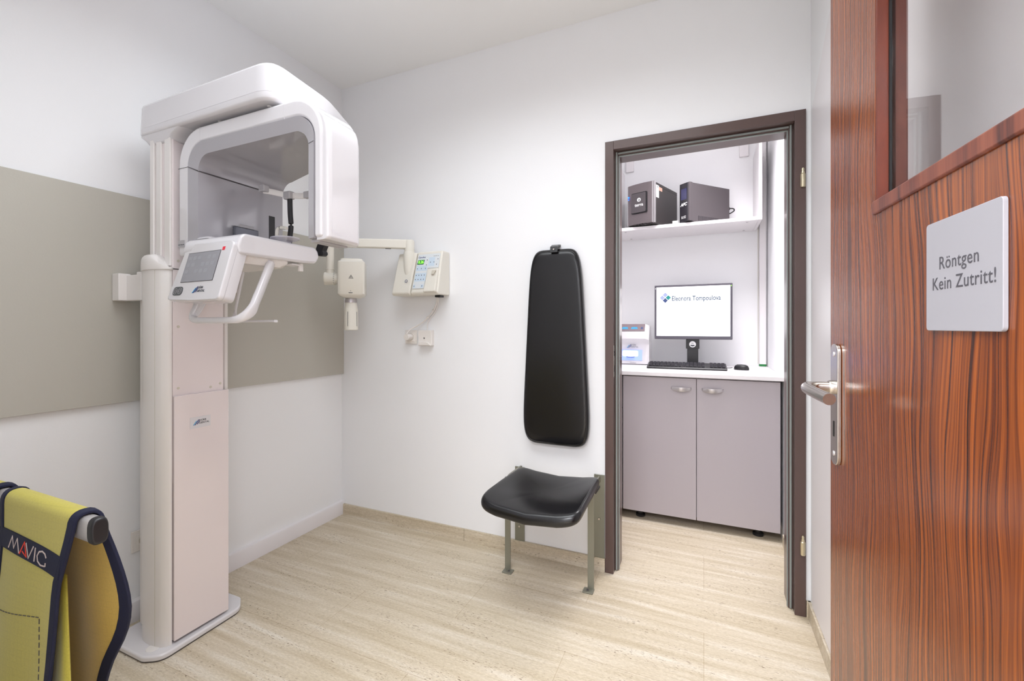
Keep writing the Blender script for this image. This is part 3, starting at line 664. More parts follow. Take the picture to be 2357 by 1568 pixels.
bm = flat(bmesh.new(), FH @ Matrix.Translation((-.002, -.073, 0)), circ(0, 0, .0018, 10)); flat(bm, FH, rect(-.012, .008, -.085, -.082))
xo('head_lettering', bm, 'ink', th)
cxn, cyn = (hx0+hx1)/2-.006, (hy0+hy1)/2-.01
cn = xo('aiming_cone', lathe(bmesh.new(), [(0, 1.150), (.031, 1.150), (.0365, 1.153), (.037, 1.160), (.0355, 1.262), (.030, 1.295), (.030, 1.300), (0, 1.300)], (cxn, cyn, 0), 'z'), 'cream', smooth=50)
xo('cone_ring', lathe(bmesh.new(), [(0, 1.299), (.0325, 1.299), (.0325, 1.310), (.029, 1.322), (0, 1.322)], (cxn, cyn, 0), 'z'), 'silver', cn)
for a in (-1.95, -.55):
    r = .0371; x, y = cxn+r*math.cos(a), cyn+r*math.sin(a)
    xo('alignment_line', tube(bmesh.new(), [(x, y, 1.172), (cxn+(r-.001)*math.cos(a), cyn+(r-.001)*math.sin(a), 1.25)], .0011, n=6), 'ink', cn)
RT = Matrix.Translation(A1) @ Matrix.Rotation(math.radians(38), 4, 'Z') @ Matrix.Translation(-A1)
BL = Matrix.Translation(XU.location)
for o in (sw, th, cn, *sw.children, *th.children, *cn.children):
    o.data.transform(BL.inverted() @ RT @ BL)
# cables: power lead to the plug and a thin lead to the junction box
lead = thing('power_lead', 'cream power lead running from the control box to the round plug', 'cable', (-1.36, 2.08, 1.34))
obj('cord', tube(bmesh.new(), cr([(-1.352, 2.062, 1.3405), (-1.358, 2.07, 1.31), (-1.378, 2.08, 1.275), (-1.403, 2.088, 1.247), (-1.432, 2.09, 1.222), (-1.458, 2.09, 1.200), (-1.50, 2.085, 1.175), (-1.535, 2.07, 1.155), (-1.548, 2.058, 1.135), (-1.548, 2.052, 1.125)], 6), .0036, n=10), 'sock', lead, smooth=60)
obj('plug', lathe(bmesh.new(), [(0, 0), (.0175, 0), (.0185, .004), (.0185, .040), (0, .0405)], (-1.552, 2.052, 1.110), 'y', 28), 'sock', lead, bevel=.001)
for q in ((-1.387, 2.082, 1.263), (-1.430, 2.089, 1.2235)):
    obj('cable_tie', tube(bmesh.new(), [(q[0]-.004, q[1]+.001, q[2]-.004), (q[0]+.000, q[1], q[2]+.001)], .0075, n=10), 'sock', lead)
obj('signal_cable', tube(bmesh.new(), cr([(-1.346, 2.068, 1.3405), (-1.352, 2.076, 1.31), (-1.372, 2.088, 1.27), (-1.40, 2.094, 1.235), (-1.425, 2.096, 1.21), (-1.437, 2.096, 1.19), (-1.438, 2.095, 1.165), (-1.438, 2.094, 1.148)], 6), .0024, n=8), 'sock', XU, smooth=60)

# ------------------------------------------------------------------ folding seat
ST = thing('folding_wall_seat', 'black padded seat on a grey steel folding frame fixed to the wall beside the doorway', 'seat', (-.655, 2.10, 0))
def so(n, bm, m, p=ST, **k): return obj(n, bm, m, p, **k)
def cushion(fn, T0_, T1_, n=5.0, rings=14, seg=72, edge=6, puff=.0):
    """fn(a,b,z)->world; underside at T0_, crown at T1_"""
    bm = bmesh.new(); ctr = (T0_+T1_)/2; half = (T1_-T0_)/2; R = []
    prof = []
    for i in range(rings+1):
        r = i/rings; prof.append((r*.90, 1))
    for i in range(1, edge*2):
        a = PI/2 - i/(edge*2)*PI; prof.append((.90+.10*max(0, math.cos(a))**.8, math.copysign(abs(math.sin(a))**.9, math.sin(a))))
    for i in range(rings+1): prof.append(((1-i/rings)*.90, -1))
    for r, h in prof[1:-1]:
        ring = []
        for k in range(seg):
            t = 2*PI*k/seg; c, s = math.cos(t), math.sin(t)
            c = math.copysign(abs(c)**(2/n), c); s = math.copysign(abs(s)**(2/n), s)
            a, b = c*r, s*r
            ring.append(bm.verts.new(fn(a, b, ctr + h*half + (puff*(1-r*r) if h > 0 else 0))))
        R.append(ring)
    top = bm.verts.new(fn(0, 0, T1_+puff)); bot = bm.verts.new(fn(0, 0, T0_))
    for a, b in zip(R, R[1:]):
        for i in range(seg): bm.faces.new((a[i], a[(i+1) % seg], b[(i+1) % seg], b[i]))
    for i in range(seg): bm.faces.new((top, R[0][(i+1) % seg], R[0][i])); bm.faces.new((bot, R[-1][i], R[-1][(i+1) % seg]))
    return bm
def seatfn(a, b, z):
    # b: -1 front .. 1 back ; front wider and bowed
    y = 1.80 + b*.215 - (1-a*a)*.018*max(0, -b)
    x = -.632 + a*(.207 + .008*(-b)) + .002*b
    z = z + .021*a*a - .018*max(0, -b)**3 - .015*math.exp(-((b-.05)/.95)**2)*(1-a*a)
    return (x, y, z)
so('seat_cushion', cushion(seatfn, .421, .468, n=10, puff=.004), 'leather', smooth=70)
bm = bmesh.new(); pts = []
for k in range(61):
    t = PI*.98 + PI*1.04*k/60; c, s = math.cos(t), math.sin(t)
    c = math.copysign(abs(c)**(2/10), c); s = math.copysign(abs(s)**(2/10), s)
    pts.append(seatfn(c*.935, s*.935, .4665))
so('seam_piping', tube(bm, pts, .0013, n=6), 'black', smooth=60)
LX = (-.862, -.458)
# wall uprights
so('upright', box(-.898, -.846, 2.097, 2.1045, 0, .445), 'steel', bevel=.001)
so('upright', box(-.484, -.434, 2.097, 2.1045, 0, .460), 'steel', bevel=.001)
for x, z0 in ((-.459, .43), (-.459, .14), (-.872, .14)):
    so('bolt', lathe(bmesh.new(), [(0, -.006), (.005, -.006), (.007, -.002), (.007, 0), (0, 0)], (x, 2.0969, z0 if x != -.459 or z0 != .14 else .25), 'y', 14), 'chrome')
for i, x in enumerate(LX):
    so('side_arm', prism(bmesh.new(), rpoly([(2.097, .455), (2.097, .43), (1.945, .425), (1.922, .425), (1.922, .45), (1.94, .457)], .008), 'x', x-.004, x+.004), 'steel', bevel=.001)
    lg = so('leg', boxes((x-.016 if i else x-.016, x+.012, 1.927, 1.934, .004, .447)), 'steel', bevel=.001)
    so('foot_plate', box(x-.018, x+.03, 1.895, 1.934, 0, .006), 'steel', lg, bevel=.001) if i == 0 else so('foot_plate', box(x-.032, x+.014, 1.895, 1.934, 0, .006), 'steel', lg, bevel=.001)
    so('foot_bolt', lathe(bmesh.new(), [(0, 0), (.005, 0), (.004, .004), (0, .005)], (x+(.012 if i == 0 else -.012), 1.912, .006), 'z', 12), 'seam', lg)
    so('pivot_bolt', lathe(bmesh.new(), [(0, 0), (.008, 0), (.008, .012), (.006, .014), (0, .014)], (x+.004, 1.93, .432), 'x', 16) if i else lathe(bmesh.new(), [(0, -.014), (.006, -.014), (.008, -.01), (.008, 0), (0, 0)], (x-.004, 1.93, .432), 'x', 16), 'chrome')
so('seat_bracket', box(-.453, -.438, 1.93, 2.02, .428, .436), 'black')
so('seat_bracket', box(-.858, -.842, 1.93, 2.02, .428, .436), 'black')
so('cross_bar', box(-.858, -.462, 1.955, 1.975, .405, .429), 'steel', bevel=.002)

# backrest pad on the wall
BK = thing('backrest_pad', 'long black tapered backrest pad hung on the wall above the folding seat', 'backrest', (-.672, 2.1045, .585))
def backfn(a, b, z):
    hw = .178 + (.128-.178)*((b+1)/2)
    return (-.671 + a*hw, 2.1045 - z, 1.068 + b*.484)
obj('pad', cushion(backfn, .001, .050, n=7, puff=.003), 'leather', BK, smooth=70)
bm = bmesh.new(); pts = []
for k in range(97):
    t = 2*PI*k/96; c, s = math.cos(t), math.sin(t)
    c = math.copysign(abs(c)**(2/7), c); s = math.copysign(abs(s)**(2/7), s); pts.append(backfn(c*.945, s*.97, .0485))
obj('seam_piping', tube(bm, pts, .0012, n=6), 'black', BK, smooth=60)
st = obj('hanging_strap', loft(bmesh.new(), [[(x, y, z) for y, z in q] for x, q in ((-.69, [(2.103, 1.566), (2.103, 1.578), (2.075, 1.574), (2.05, 1.562), (2.044, 1.532), (2.048, 1.532), (2.056, 1.556), (2.075, 1.566)]), (-.652, [(2.103, 1.566), (2.103, 1.578), (2.075, 1.574), (2.05, 1.562), (2.044, 1.532), (2.048, 1.532), (2.056, 1.556), (2.075, 1.566)]))]), 'leather', BK, bevel=.001)
obj('strap_stud', lathe(bmesh.new(), [(0, -.004), (.004, -.004), (.006, -.001), (.006, .0), (0, 0)], (-.671, 2.0470, 1.547), 'y', 16), 'chrome', st)

# ------------------------------------------------------------------ side room furniture
def hndl(p, x, z=.806):
    bm = bmesh.new(); R = []
    for k in range(21):
        t = k/20; xx = x-.056+t*.112; bul = math.sin(PI*t)**.7
        y1 = 2.7495-.024*bul-.001
        R.append([(xx, y1+.006, z+.011), (xx, y1, z+.010), (xx, y1-.001, z+.002-.006*bul), (xx, y1+.003, z-.004-.010*bul), (xx, y1+.007, z-.003-.009*bul)])
    return obj('handle', loft(bm, R), 'silver', p, smooth=60)
CB = thing('base_cabinet', 'two-door lilac grey base cabinet under the white worktop', 'cabinet', (-.038, 2.77, 0))
obj('carcass', box(-.457, .381, 2.772, 3.42, .06, .875), 'cab', CB)
d1 = obj('cabinet_door', box(-.4545, -.0405, 2.75, 2.770, .052, .868), 'cab', CB, bevel=.001); hndl(d1, -.122)
d2 = obj('cabinet_door', box(-.0365, .379, 2.75, 2.770, .052, .868), 'cab', CB, bevel=.001); hndl(d2, .045)
for x in (-.36, .28):
    obj('adjustable_foot', lathe(bmesh.new(), [(0, 0), (.028, 0), (.028, .012), (.018, .02), (.018, .06), (0, .06)], (x, 2.82, 0), 'z', 20), 'black', CB)
DC = thing('drawer_cabinet', 'lilac grey cabinet edge beside the left jamb of the doorway', 'cabinet', (-.66, 2.77, 0))
obj('carcass', box(-.90, -.4605, 2.772, 3.42, .06, .875), 'cab', DC)
obj('drawer', box(-.898, -.4605, 2.75, 2.770, .675, .868), 'cab', DC, bevel=.001)
obj('cabinet_door', box(-.898, -.4605, 2.75, 2.770, .052, .670), 'cab', DC, bevel=.001)
for x in (-.85, -.52): obj('adjustable_foot', lathe(bmesh.new(), [(0, 0), (.028, 0), (.028, .012), (.018, .02), (.018, .06), (0, .06)], (x, 2.82, 0), 'z', 20), 'black', DC)
wt = obj('worktop', box(-.95, .394, 2.728, 3.438, .876, .900), 'white_lam', bevel=.003)
tag(wt, 'white laminate worktop across the grey cabinets in the side room', 'worktop')

# wall shelf
SH = thing('wall_shelf', 'white wall shelf carrying two black boxes above the monitor', 'shelf', (-.11, 3.25, 1.83))
sb_ = obj('shelf_board', box(-.555, .310, 3.085, 3.438, 1.828, 1.850), 'white_lam', SH, bevel=.0015)
for x0, x1 in ((-.575, -.5555), (.3105, .3285)): obj('side_panel', box(x0, x1, 3.085, 3.438, 1.828, 2.33), 'white_lam', SH, bevel=.0015)
for x in (-.515, .255):
    obj('mounting_bracket', box(x-.028, x+.028, 3.420, 3.4385, 2.345, 2.47), 'white_lam', SH, bevel=.002)
for x in (-.50, .25):
    for y in (3.13, 3.39): obj('screw_cap', lathe(bmesh.new(), [(0, -.0015), (.007, -.0015), (.007, 0), (0, 0)], (x, y, 1.828), 'z', 14), 'greypl', sb_)

# tower computer
SV = thing('tower_computer', 'dark tower computer with square front panel at the left end of the shelf', 'computer', (-.299, 3.025, 1.850), rz=math.radians(-20))
def lo(n, bm, m, p, **k): return obj(n, bm, m, p, local=True, **k)
W_, D_, HH = .193, .36, .283
lo('case', box(-W_, 0, .022, D_, .006, HH-.004), 'pcdark', SV, bevel=.002)
ft = prism(bmesh.new(), [(-W_+.002, .022), (-W_+.002, .006), (-W_*.7, -.004), (-W_*.35, -.006), (-.016, 0), (-.016, .022)], 'z', .012, HH)
f_ = lo('front_panel', ft, 'pcgrey', SV, smooth=30)
for q in ((-.015, -.009, -.002, .022, .010, HH), (-.006, 0, .004, .024, .010, HH), (-W_-.003, -W_+.001, .004, .022, .010, HH-.003)): lo('edge_trim', box(*q), 'silver', SV)
lo('base_vent', boxes(*[(-W_+.05+k*.022, -W_+.066+k*.022, -.002, .02, .006, .012) for k in range(4)]), 'pcdark', SV)
GM = frame_m((-W_*.53, -.0075, .150), (1, 0, 0), (0, 0, 1))
bz = lo('front_door', flat(bmesh.new(), GM, rpoly(rect(-.057, .057, -.068, .072), .009), .003), 'black', f_)
lo('front_plate', flat(bmesh.new(), GM @ Matrix.Translation((0, 0, .003)), rpoly(rect(-.055, .048, -.062, .067), .006), .003), mat('brushed_dark_plate', '#6d6769', .35, metal=.6), bz)
text('maker_lettering', 'terra', .030, GM @ Matrix.Translation((0, -.012, .0062)), 'white', bz, off=.0005, local=True)
bm = flat(bmesh.new(), GM @ Matrix.Translation((0, 0, .006)), circ(0, .022, .013, 24)); lo('round_emblem', bm, 'white', bz)
lo('emblem_mark', flat(bmesh.new(), GM @ Matrix.Translation((0, 0, .0066)), [(-.002, .031), (.006, .024), (.002, .012), (-.003, .013), (-.001, .022)]), 'black', bz)  # black mark on the round emblem
for z, s in ((.205, .005), (.19, .003)): lo('power_light', lathe(bmesh.new(), [(0, -s), (s*.7, -s*.7), (s, 0), (0, 0)], (-W_+.006, .003, z), 'y', 12), 'led', f_)
SM = frame_m((.0003, .0, 0), (0, 1, 0), (0, 0, 1))
s1 = lo('side_sticker', flat(bmesh.new(), SM, rect(.026, .068, .180, .262)), 'white', SV)
lo('sticker_text', boxes(*[(.0008, .0014, .031, .061-(k % 3)*.006, .190+k*.007, .191+k*.007) for k in range(7)]), 'greypl', s1)
text('sticker_lettering', 'OK.', .017, SM @ Matrix.Translation((.047, .250, .001)), 'ink', s1, local=True)
lo('side_sticker', flat(bmesh.new(), SM, rect(.071, .118, .232, .256)), 'pinklabel', SV)
lo('case_seam', boxes((-.0005, .0006, .03, D_, HH-.025, HH-.0235)), 'black', SV)
lo('case_foot', boxes((-W_+.02, -W_+.04, .05, .07, 0, .0065), (-.04, -.02, .05, .07, 0, .0065), (-W_+.02, -W_+.04, D_-.07, D_-.05, 0, .0065), (-.04, -.02, D_-.07, D_-.05, 0, .0065)), 'black', SV)
mi = tag(obj('paper_tag', box(-.190, -.155, 3.088, 3.094, 1.850, 1.868), 'white', bevel=.001), 'small white card on the shelf edge between the two boxes', 'card')

# backup power unit
UP = thing('backup_power_unit', 'charcoal backup power unit standing angled at the right of the shelf', 'power supply', (-.087, 3.056, 1.850), rz=math.radians(-42))
lo('case', box(-.092, 0, .030, .37, .004, .255), 'ups', UP, bevel=.003)
uf = lo('front_panel', prism(bmesh.new(), rpoly([(-.092, .030), (-.092, .012), (-.078, 0), (-.014, 0), (0, .012), (0, .030)], [0, .008, .006, .006, .008, 0]), 'z', .006, .257), 'upsdk', UP, bevel=.001)
lo('front_trim', boxes((-.016, .001, .003, .031, .006, .258)), 'ups', uf, bevel=.003)
UM = frame_m((-.046, -.0002, 0), (1, 0, 0), (0, 0, 1))
lo('display', flat(bmesh.new(), UM, rect(-.022, .026, .150, .222), .001), mat('blue_grey_display', '#34345a', .2), uf)
text('maker_lettering', 'APC', .027, UM @ Matrix.Translation((0, .118, .0003)), 'white', uf, off=.001, shear=.3, xs=1.0, local=True)
text('model_lettering', 'Back-UPS\nPRO 900', .010, UM @ Matrix.Translation((0, .035, .0003)), 'white', uf, local=True)
bm = bmesh.new()
for k in range(17): bx(bm, -.0003, .0008, .080+k*.011, .0835+k*.011, .010, .044)
lo('side_vent', bm, 'upsdk', UP, weld=False)
lo('mains_plug', box(-.05, -.02, .37, .40, .12, .14), 'black', UP, bevel=.003)
lo('mains_cord', tube(bmesh.new(), cr([(-.03, .39, .132), (-.01, .415, .13), (0, .415, .115), (-.01, .40, .10), (-.03, .385, .09)], 5), .004, n=8), 'black', UP, smooth=60)

# monitor
MO = thing('computer_monitor', 'monitor with a bright white screen and practice name on the worktop', 'monitor', (-.07, 3.22, .90), rz=math.radians(-1.5))
mw0, mw1, mz0, mz1 = -.245, .242, .184, .556
m_ = lo('bezel', box(mw0, mw1, -.012, .022, mz0, mz1), 'bezel', MO, bevel=.004)
lo('rear_cover', box(-.15, .15, .0225, .055, mz0+.06, mz1-.06), 'black', m_, bevel=.01)
lo('screen', box(mw0+.013, mw1-.013, -.0132, -.0115, mz0+.022, mz1-.014), 'screen', m_)
XM = frame_m((mw0+.013, -.0134, mz1-.014), (1, 0, 0), (0, 0, 1))
for (cx, cy), m in zip(((.058, -.0535), (.0385, -.0725), (.0775, -.0725), (.058, -.0915)), ('lilacink', 'lilacink', 'tealink', 'slateink')):
    lo('logo_diamond', flat(bmesh.new(), XM, [(cx-.0175, cy), (cx, cy-.0175), (cx+.0175, cy), (cx, cy+.0175)]), m, m_)
text('screen_subtitle', 'Zahnarztpraxis', .0185, XM @ Matrix.Translation((.1, -.046, .0003)), 'lilacink', m_, align='LEFT', local=True, xs=.95)
text('screen_title', 'Eleonora Tompoulova', .046, XM @ Matrix.Translation((.1, -.081, .0003)), 'screenink', m_, align='LEFT', local=True, xs=.735, off=.0008)
lo('bezel_light', boxes((mw0+.004, mw0+.008, -.013, -.0115, mz1-.026, mz1-.020)), 'white', m_)
lo('bezel_light', boxes((mw1-.009, mw1-.005, -.013, -.0115, mz1-.021, mz1-.015)), 'lcdon', m_)
nk = lo('stand', boxes((-.042, .042, .005, .03, .120, .20), (-.035, .035, .008, .028, .008, .135)), 'black', MO, bevel=.002, weld=False)
lo('stand_base', prism(bmesh.new(), rpoly(rect(-.12, .12, -.02, .15), .02), 'z', 0, .010), 'black', MO, bevel=.003)
lo('stand_sticker', flat(bmesh.new(), frame_m((0, .0046, .150), (1, 0, 0), (0, 0, 1)), circ(0, 0, .021, 28)), 'white', nk)
lo('sticker_band', flat(bmesh.new(), frame_m((0, .0036, .150), (1, 0, 0), (0, 0, 1)), [(-.015, -.004), (.015, -.004), (.012, -.011), (0, -.015), (-.012, -.011)]), 'ink', nk)
text('sticker_lettering', 'OK.', .012, frame_m((0, .0038, .155), (1, 0, 0), (0, 0, 1)), 'ink', nk, local=True)

# keyboard
KB = thing('keyboard', 'black computer keyboard in front of the monitor', 'keyboard', (-.105, 3.03, .90), rz=math.radians(1.0))
kb = lo('keyboard_body', prism(bmesh.new(), [(-.065, 0), (.075, 0), (.080, .030), (.068, .034), (-.066, .014), (-.072, .006)], 'x', -.235, .235), 'black', KB, bevel=.003)
bm = bmesh.new()
for r in range(5):
    y = -.048+r*.0225; z = .0165+(y+.066)*.149
    for k in range(20):
        x = -.224+k*.0225+(.004 if k > 14 else 0)
        if k == 15: continue
        bx(bm, x, x+.0175, y, y+.017, z, z+.006)
kk = lo('keys', bm, mat('key_plastic', '#35323a', .35), KB, weld=False); kk['kind'] = 'stuff'
lo('keyboard_lettering', boxes((-.03, .0, -.0665, -.062, .0152, .0158)), 'greypl', KB)
# mouse
MS = thing('computer_mouse', 'black mouse on the worktop right of the keyboard', 'mouse', (.215, 3.08, .90), rz=math.radians(70))
rings = [[(.024*s*math.cos(a), .044*s2*math.sin(a)*(1), z*.88) for a in [2*PI*k/24 for k in range(24)]] for s, s2, z in ((.92, .95, 0), (1, 1, .006), (.96, .97, .018), (.8, .84, .030), (.5, .55, .037), (.1, .1, .039))]
mb = lo('mouse_shell', loft(bmesh.new(), rings), 'black', MS, smooth=60)
lo('scroll_wheel', lathe(bmesh.new(), [(0, -.003), (.007, -.003), (.007, .003), (0, .003)], (0, .022, .027), 'x', 14), 'greypl', mb)
tag(obj('mouse_cable', tube(bmesh.new(), cr([(.165, 3.10, .912), (.15, 3.12, .906), (.125, 3.15, .9045), (.09, 3.17, .9045), (.03, 3.165, .9045), (.06, 3.18, .9045), (.02, 3.19, .905), (-.02, 3.186, .9045), (-.08, 3.18, .9145), (-.16, 3.19, .9045), (-.25, 3.17, .9045)], 6), .0022, n=8), 'black', smooth=60), 'thin black mouse lead curling behind the keyboard', 'cable')

# plate scanner
PS = thing('plate_scanner', 'white image plate scanner with glowing blue slot beside the doorway jamb', 'scanner', (-.46, 3.30, .90))
side = [(0, .004), (0, .06), (.008, .15), (-.012, .185), (.012, .232), (.05, .286), (.12, .290), (.15, .25), (.155, .004)]
def scan_prism(x0, x1, pts): return prism(bmesh.new(), [(3.205+a, .90+b) for a, b in pts], 'x', x0, x1)
rings = []
for x, k in ((-.606, .97), (-.591, 1), (-.378, 1), (-.360, .975), (-.352, .94)):
    rings.append([(x + (.0), 3.205+.08+(a-.08)*k, .90+.004+(b-.004)*k) for a, b in side])
scb = obj('scanner_body', loft(bmesh.new(), rings), 'shell', PS, bevel=.004, smooth=40)
QM = frame_m((-.46, 3.2045, .90), (1, 0, 0), (0, 0, 1))
gl = obj('lit_slot', flat(bmesh.new(), QM, rect(-.125, .062, .030, .105), .0015), 'scanglow', scb)
obj('slot_glow', flat(bmesh.new(), QM @ Matrix.Translation((0, 0, .0015)), rpoly(rect(-.075, .035, .058, .100), .012), .0008), mat('white_glow', '#dfe6ff', .4, emit='#dfe6ff', es=.7), gl)
obj('slot_lip', tube(bmesh.new(), [(-.505, 3.200, .9555), (-.487, 3.196, .951), (-.465, 3.196, .951), (-.450, 3.200, .9555)], .004, .002, n=8), 'slateink', gl)
maker_logo(frame_m((-.505, 3.2025, 1.018), (1, 0, 0), (0, .02, 1)), .026, scb)
text('model_lettering', 'VistaScan', .011, QM @ Matrix.Translation((.0, .014, .0005)), 'greypl', scb)
DD = frame_m((-.455, 3.2365, 1.162), (1, 0, 0), (0, .038, .054))
dpn = obj('display_strip', flat(bmesh.new(), DD, rect(-.125, .073, -.030, .030), .003), mat('taupe_display', '#8a7b80', .2), scb)
for x, wd, m in ((-.065, .022, 'blueink'), (.0, .024, 'blueink'), (.052, .008, 'slateink')):
    obj('display_icon', flat(bmesh.new(), DD @ Matrix.Translation((0, 0, .003)), [(x-wd, -.014), (x+wd, -.014), (x+wd*.8, .004), (x-wd*.8, .004)]), m, dpn)
obj('scanner_gasket', box(-.600, -.357, 3.208, 3.358, .900, .9045), 'black', PS)
tag(obj('scanner_cable', tube(bmesh.new(), cr([(-.352, 3.30, .9045), (-.31, 3.30, .9042), (-.25, 3.28, .9042), (-.20, 3.31, .9042), (-.16, 3.33, .9042)], 6), .003, n=8), 'black', smooth=60), 'black lead on the worktop between scanner and monitor stand', 'cable')
# cable duct
CD = thing('cable_duct', 'white vertical cable duct in the right corner of the side room with green end cap', 'cable duct', (.366, 3.43, .90))
obj('duct', box(.347, .386, 3.405, 3.4395, .915, 2.655), 'white_lam', CD, bevel=.001)
obj('duct_line', box(.3395, .3425, 3.436, 3.4395, .915, 2.655), 'creamd', CD)
obj('end_cap', box(.346, .387, 3.404, 3.4395, .9005, .915), mat('green_cap', '#1c7a3a', .4), CD, bevel=.001)

# ------------------------------------------------------------------ lead aprons on a rail
RL = thing('apron_rail', 'white oval rail with black end cap holding the yellow protective apron', 'hanger rail', (-2.085, .43, .80))
RY, RZ = .431, .800
def oval(k=1.0, n=28):
    o = []
    for i in range(n):
        a = 2*PI*i/n; c, s = math.cos(a), math.sin(a); o.append((RY+k*.0125*math.copysign(abs(c)**(2/3), c), RZ+k*.023*math.copysign(abs(s)**(2/3), s)))
    return o
obj('rail_tube', prism(bmesh.new(), oval(), 'x', -2.084, -1.014), mat('pale_metal_rail', '#cfcac8', .3, metal=.5), RL, smooth=50)
obj('end_cap', loft(bmesh.new(), [[(x, y, z) for y, z in oval(k)] for x, k in ((-1.0139, 1.06), (-1.004, 1.06), (-1.000, .98), (-.9985, .8))]), 'black', RL, smooth=50)
obj('wall_flange', lathe(bmesh.new(), [(0, 0), (.04, 0), (.04, .006), (0, .006)], (-2.0848, RY, RZ), 'x', 24), 'greypl', RL)

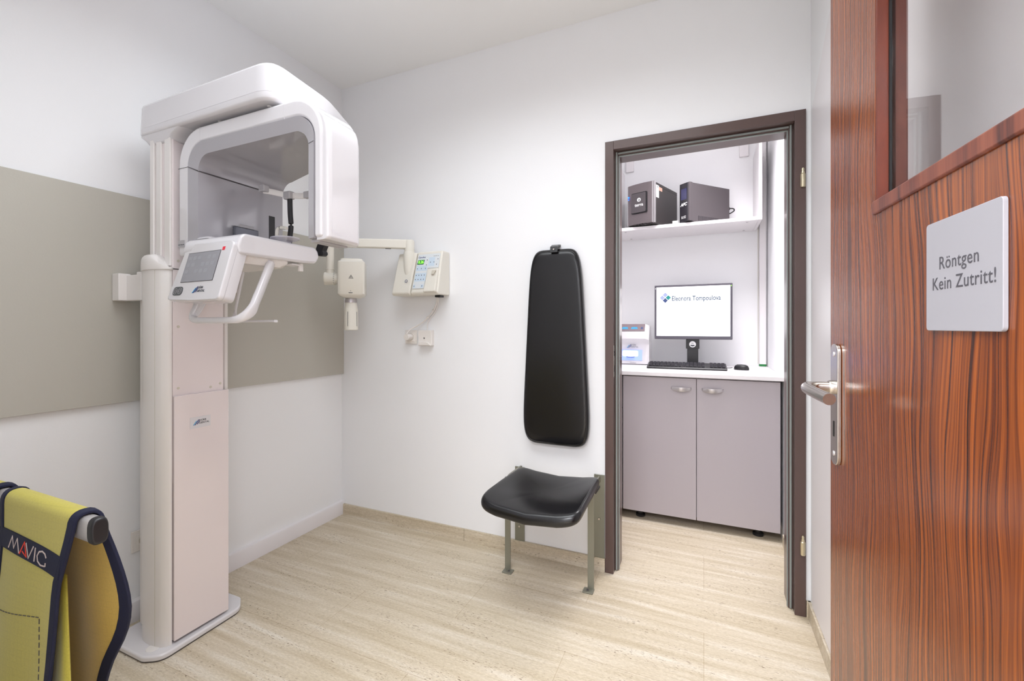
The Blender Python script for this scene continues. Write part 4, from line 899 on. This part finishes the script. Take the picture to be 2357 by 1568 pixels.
def apron(x_l, x_r, name, label, text_on=True):
    A = thing(name, label, 'apron', ((x_l+x_r)/2, RY, RZ))
    # cross-section path: u in [0,1] bottom of the front flap -> over the rail -> bottom of the back flap
    NB = 26; NT = 12
    zb = .14
    U = []
    for i in range(NB): U.append(('f', 1-i/NB))
    for i in range(NT+1): U.append(('t', i/NT))
    for i in range(1, NB+1): U.append(('b', i/NB))
    def edge_r(kind, t):
        if kind == 'f':
            d = t
            return x_r - .010 - .024*min(1, d/.16) - .045*d
        if kind == 't': return x_r - .012*(1-t) + .006*t
        K = ((0, .004), (.08, .015), (.16, .0205), (.22, .0205), (.28, .014), (.36, -.008), (.49, -.060), (.65, -.095), (1.0, -.12))
        for (t0, v0), (t1, v1) in zip(K, K[1:]):
            if t <= t1 + 1e-9:
                i = K.index((t0, v0)); vm = K[max(0, i-1)]; vp = K[min(len(K)-1, i+2)]
                m0 = (v1-vm[1])/(t1-vm[0])*(t1-t0); m1 = (vp[1]-v0)/(vp[0]-t0)*(t1-t0); q = (t-t0)/(t1-t0)
                return x_r + (2*q**3-3*q*q+1)*v0 + (q**3-2*q*q+q)*m0 + (-2*q**3+3*q*q)*v1 + (q**3-q*q)*m1
    def pos(kind, t, s):
        """s 0..1 across from left to right"""
        xr = edge_r(kind, t)
        xl = x_l - (.02*t if kind != 't' else 0)
        x = xl + (xr-xl)*s
        if kind == 'f':
            z = RZ + .004 - t*(RZ-zb); y = RY-.0175 - .010*math.sin(min(1, t/.2)*PI/2)*s + .006*math.sin(x*22+t*3)*min(1, t*2.5) - .035*max(0, t-.1)
        elif kind == 't':
            a = PI - t*PI; c, sn = math.cos(a), math.sin(a)
            y = RY + .0175*math.copysign(abs(c)**(2/2.6), c); z = RZ + .004 + .0245*abs(sn)**(2/2.6)
        else:
            z = RZ + .004 - t*(RZ-zb); y = RY+.0175 + .045*math.sin(min(1, t/.5)*PI/2)*(.35+.65*s) + .007*math.sin(x*25+1)*min(1, t*2.5)
        return (x, y, z)
    NS = 26
    bm = bmesh.new(); G = [[bm.verts.new(pos(k, t, s/NS)) for s in range(NS+1)] for k, t in U]
    for a, b in zip(G, G[1:]):
        for i in range(NS): bm.faces.new((a[i], a[i+1], b[i+1], b[i]))
    fab = obj('apron_fabric', bm, ['apron', 'lining'], A, smooth=60, solid=(.004, 0, 1))
    # binding along both side edges
    for s in (0, 1):
        pts = [Vector(pos(k, t, s)) for k, t in U]
        # flat ribbon wrapped round the edge
        bm = bmesh.new(); R = []
        for i, (k, t) in enumerate(U):
            p = Vector(pos(k, t, s)); q = Vector(pos(k, t, abs(s-.06))); inn = (q-p).normalized()
            tg = (pts[min(i+1, len(pts)-1)]-pts[max(i-1, 0)]).normalized(); nn = inn.cross(tg).normalized()
            # centre thickness sits inside the fabric
            cen = p; wd = .0155 if k != 'b' else .022
            th_ = .0048
            offn = nn*0
            R.append([cen-inn*.003-nn*th_*.6, cen-inn*.003+nn*th_*.6, cen+inn*wd+nn*th_, cen+inn*wd-nn*th_])
        obj('edge_binding', loft(bm, R), 'navy', A, bevel=.002, smooth=60)
    if text_on:
        # name band on the front flap
        def fpos(s, z, lift=.001):
            t = (RZ+.004-z)/(RZ-zb); p = Vector(pos('f', t, s)); return Vector((p.x, p.y-lift, p.z))
        def at_x(x, z, lift):
            lo_, hi = 0.0, 1.0
            for _ in range(24):
                m = (lo_+hi)/2
                if fpos(m, z).x < x: lo_ = m
                else: hi = m
            return fpos(lo_, z, lift)
        bm = bmesh.new(); T_ = []; B_ = []
        xs = [x_l-.004 + (x_r-.036-x_l+.004)*i/24 for i in range(25)]
        def ztop(x): u = (x-x_l)/(x_r-x_l); return .757 + .006*math.sin(u*PI) - .013*u
        R = []
        for x in xs:
            z1 = ztop(x); z0 = z1-.038
            R.append([at_x(x, z1, .0042), at_x(x, z0, .0042), at_x(x, z0, .0018), at_x(x, z1, .0018)])
        nb = obj('name_band', loft(bm, R), 'navy', A, smooth=60)
        # embroidered letters, following the band
        def letter(strokes, x0, wdt, m, nm='embroidered_letter'):
            bm = bmesh.new()
            for stp in strokes:
                pts = []
                for (a, b) in stp:
                    x = x0+a*wdt; z = ztop(x)-.032+b*.025
                    pts.append(at_x(x, z, .0046))
                tube(bm, pts, .0016, .0008, n=6, up=(0, -1, 0))
            obj(nm, bm, m, nb, smooth=60, weld=False)
        x0 = -1.283
        letter([[(0, 0), (.3, 1), (.5, .15), (.75, 1), (1, 0)]], x0, .052, 'silverink')
        letter([[(0, .0), (.55, 1), (1, 0), (.35, .25)]], x0+.055, .030, 'redink')
        letter([[(0, 1), (.5, 0), (1, 1)]], x0+.078, .030, 'silverink')
        letter([[(0, 1), (0, 0)]], x0+.116, .01, 'silverink')
        letter([[(1, .68), (.85, .92), (.55, 1), (.2, .85), (.02, .5), (.15, .15), (.5, -.02), (.85, .04), (1.0, .10), (.98, .32)]], x0+.124, .034, 'silverink')
        # inner layer showing between the flaps
        bm = bmesh.new(); G2 = []
        for i in range(15):
            z = .70 - i*.04; q = .70 - z; xr_ = -1.105 + .29*min(q, .35)
            G2.append([bm.verts.new((-1.30+(xr_+1.30)*j/10, .425+.016*math.sin(j*.5)*min(1, q*4)-.02*q, z)) for j in range(11)])
        for a, b in zip(G2, G2[1:]):
            for j in range(10): bm.faces.new((a[j], a[j+1], b[j+1], b[j]))
        obj('inner_layer', bm, 'apron', A, smooth=60, solid=(.003, 0))
        # stitched pocket
        bm = bmesh.new()
        path = []
        for i in range(16): path.append(at_x(-1.36+ .22*i/15, .590+.035*i/15*1, .0025))
        path2 = [at_x(-1.14 + .012*i/14, .625-.20*i/14, .0025) for i in range(15)]
        for pth in (path, path2):
            for a, b in zip(pth, pth[1:]): tube(bm, [a+(b-a)*.15, a+(b-a)*.8], .0008, n=5)
        obj('pocket_stitching', bm, 'seam', A, weld=False)
    return A
apron(-1.335, -1.036, 'protective_apron', 'yellow-green protective apron with navy binding and name band draped over the rail')
apron(-1.68, -1.372, 'protective_apron', 'second navy-bound apron mostly cut off at the left edge of the photo', False)
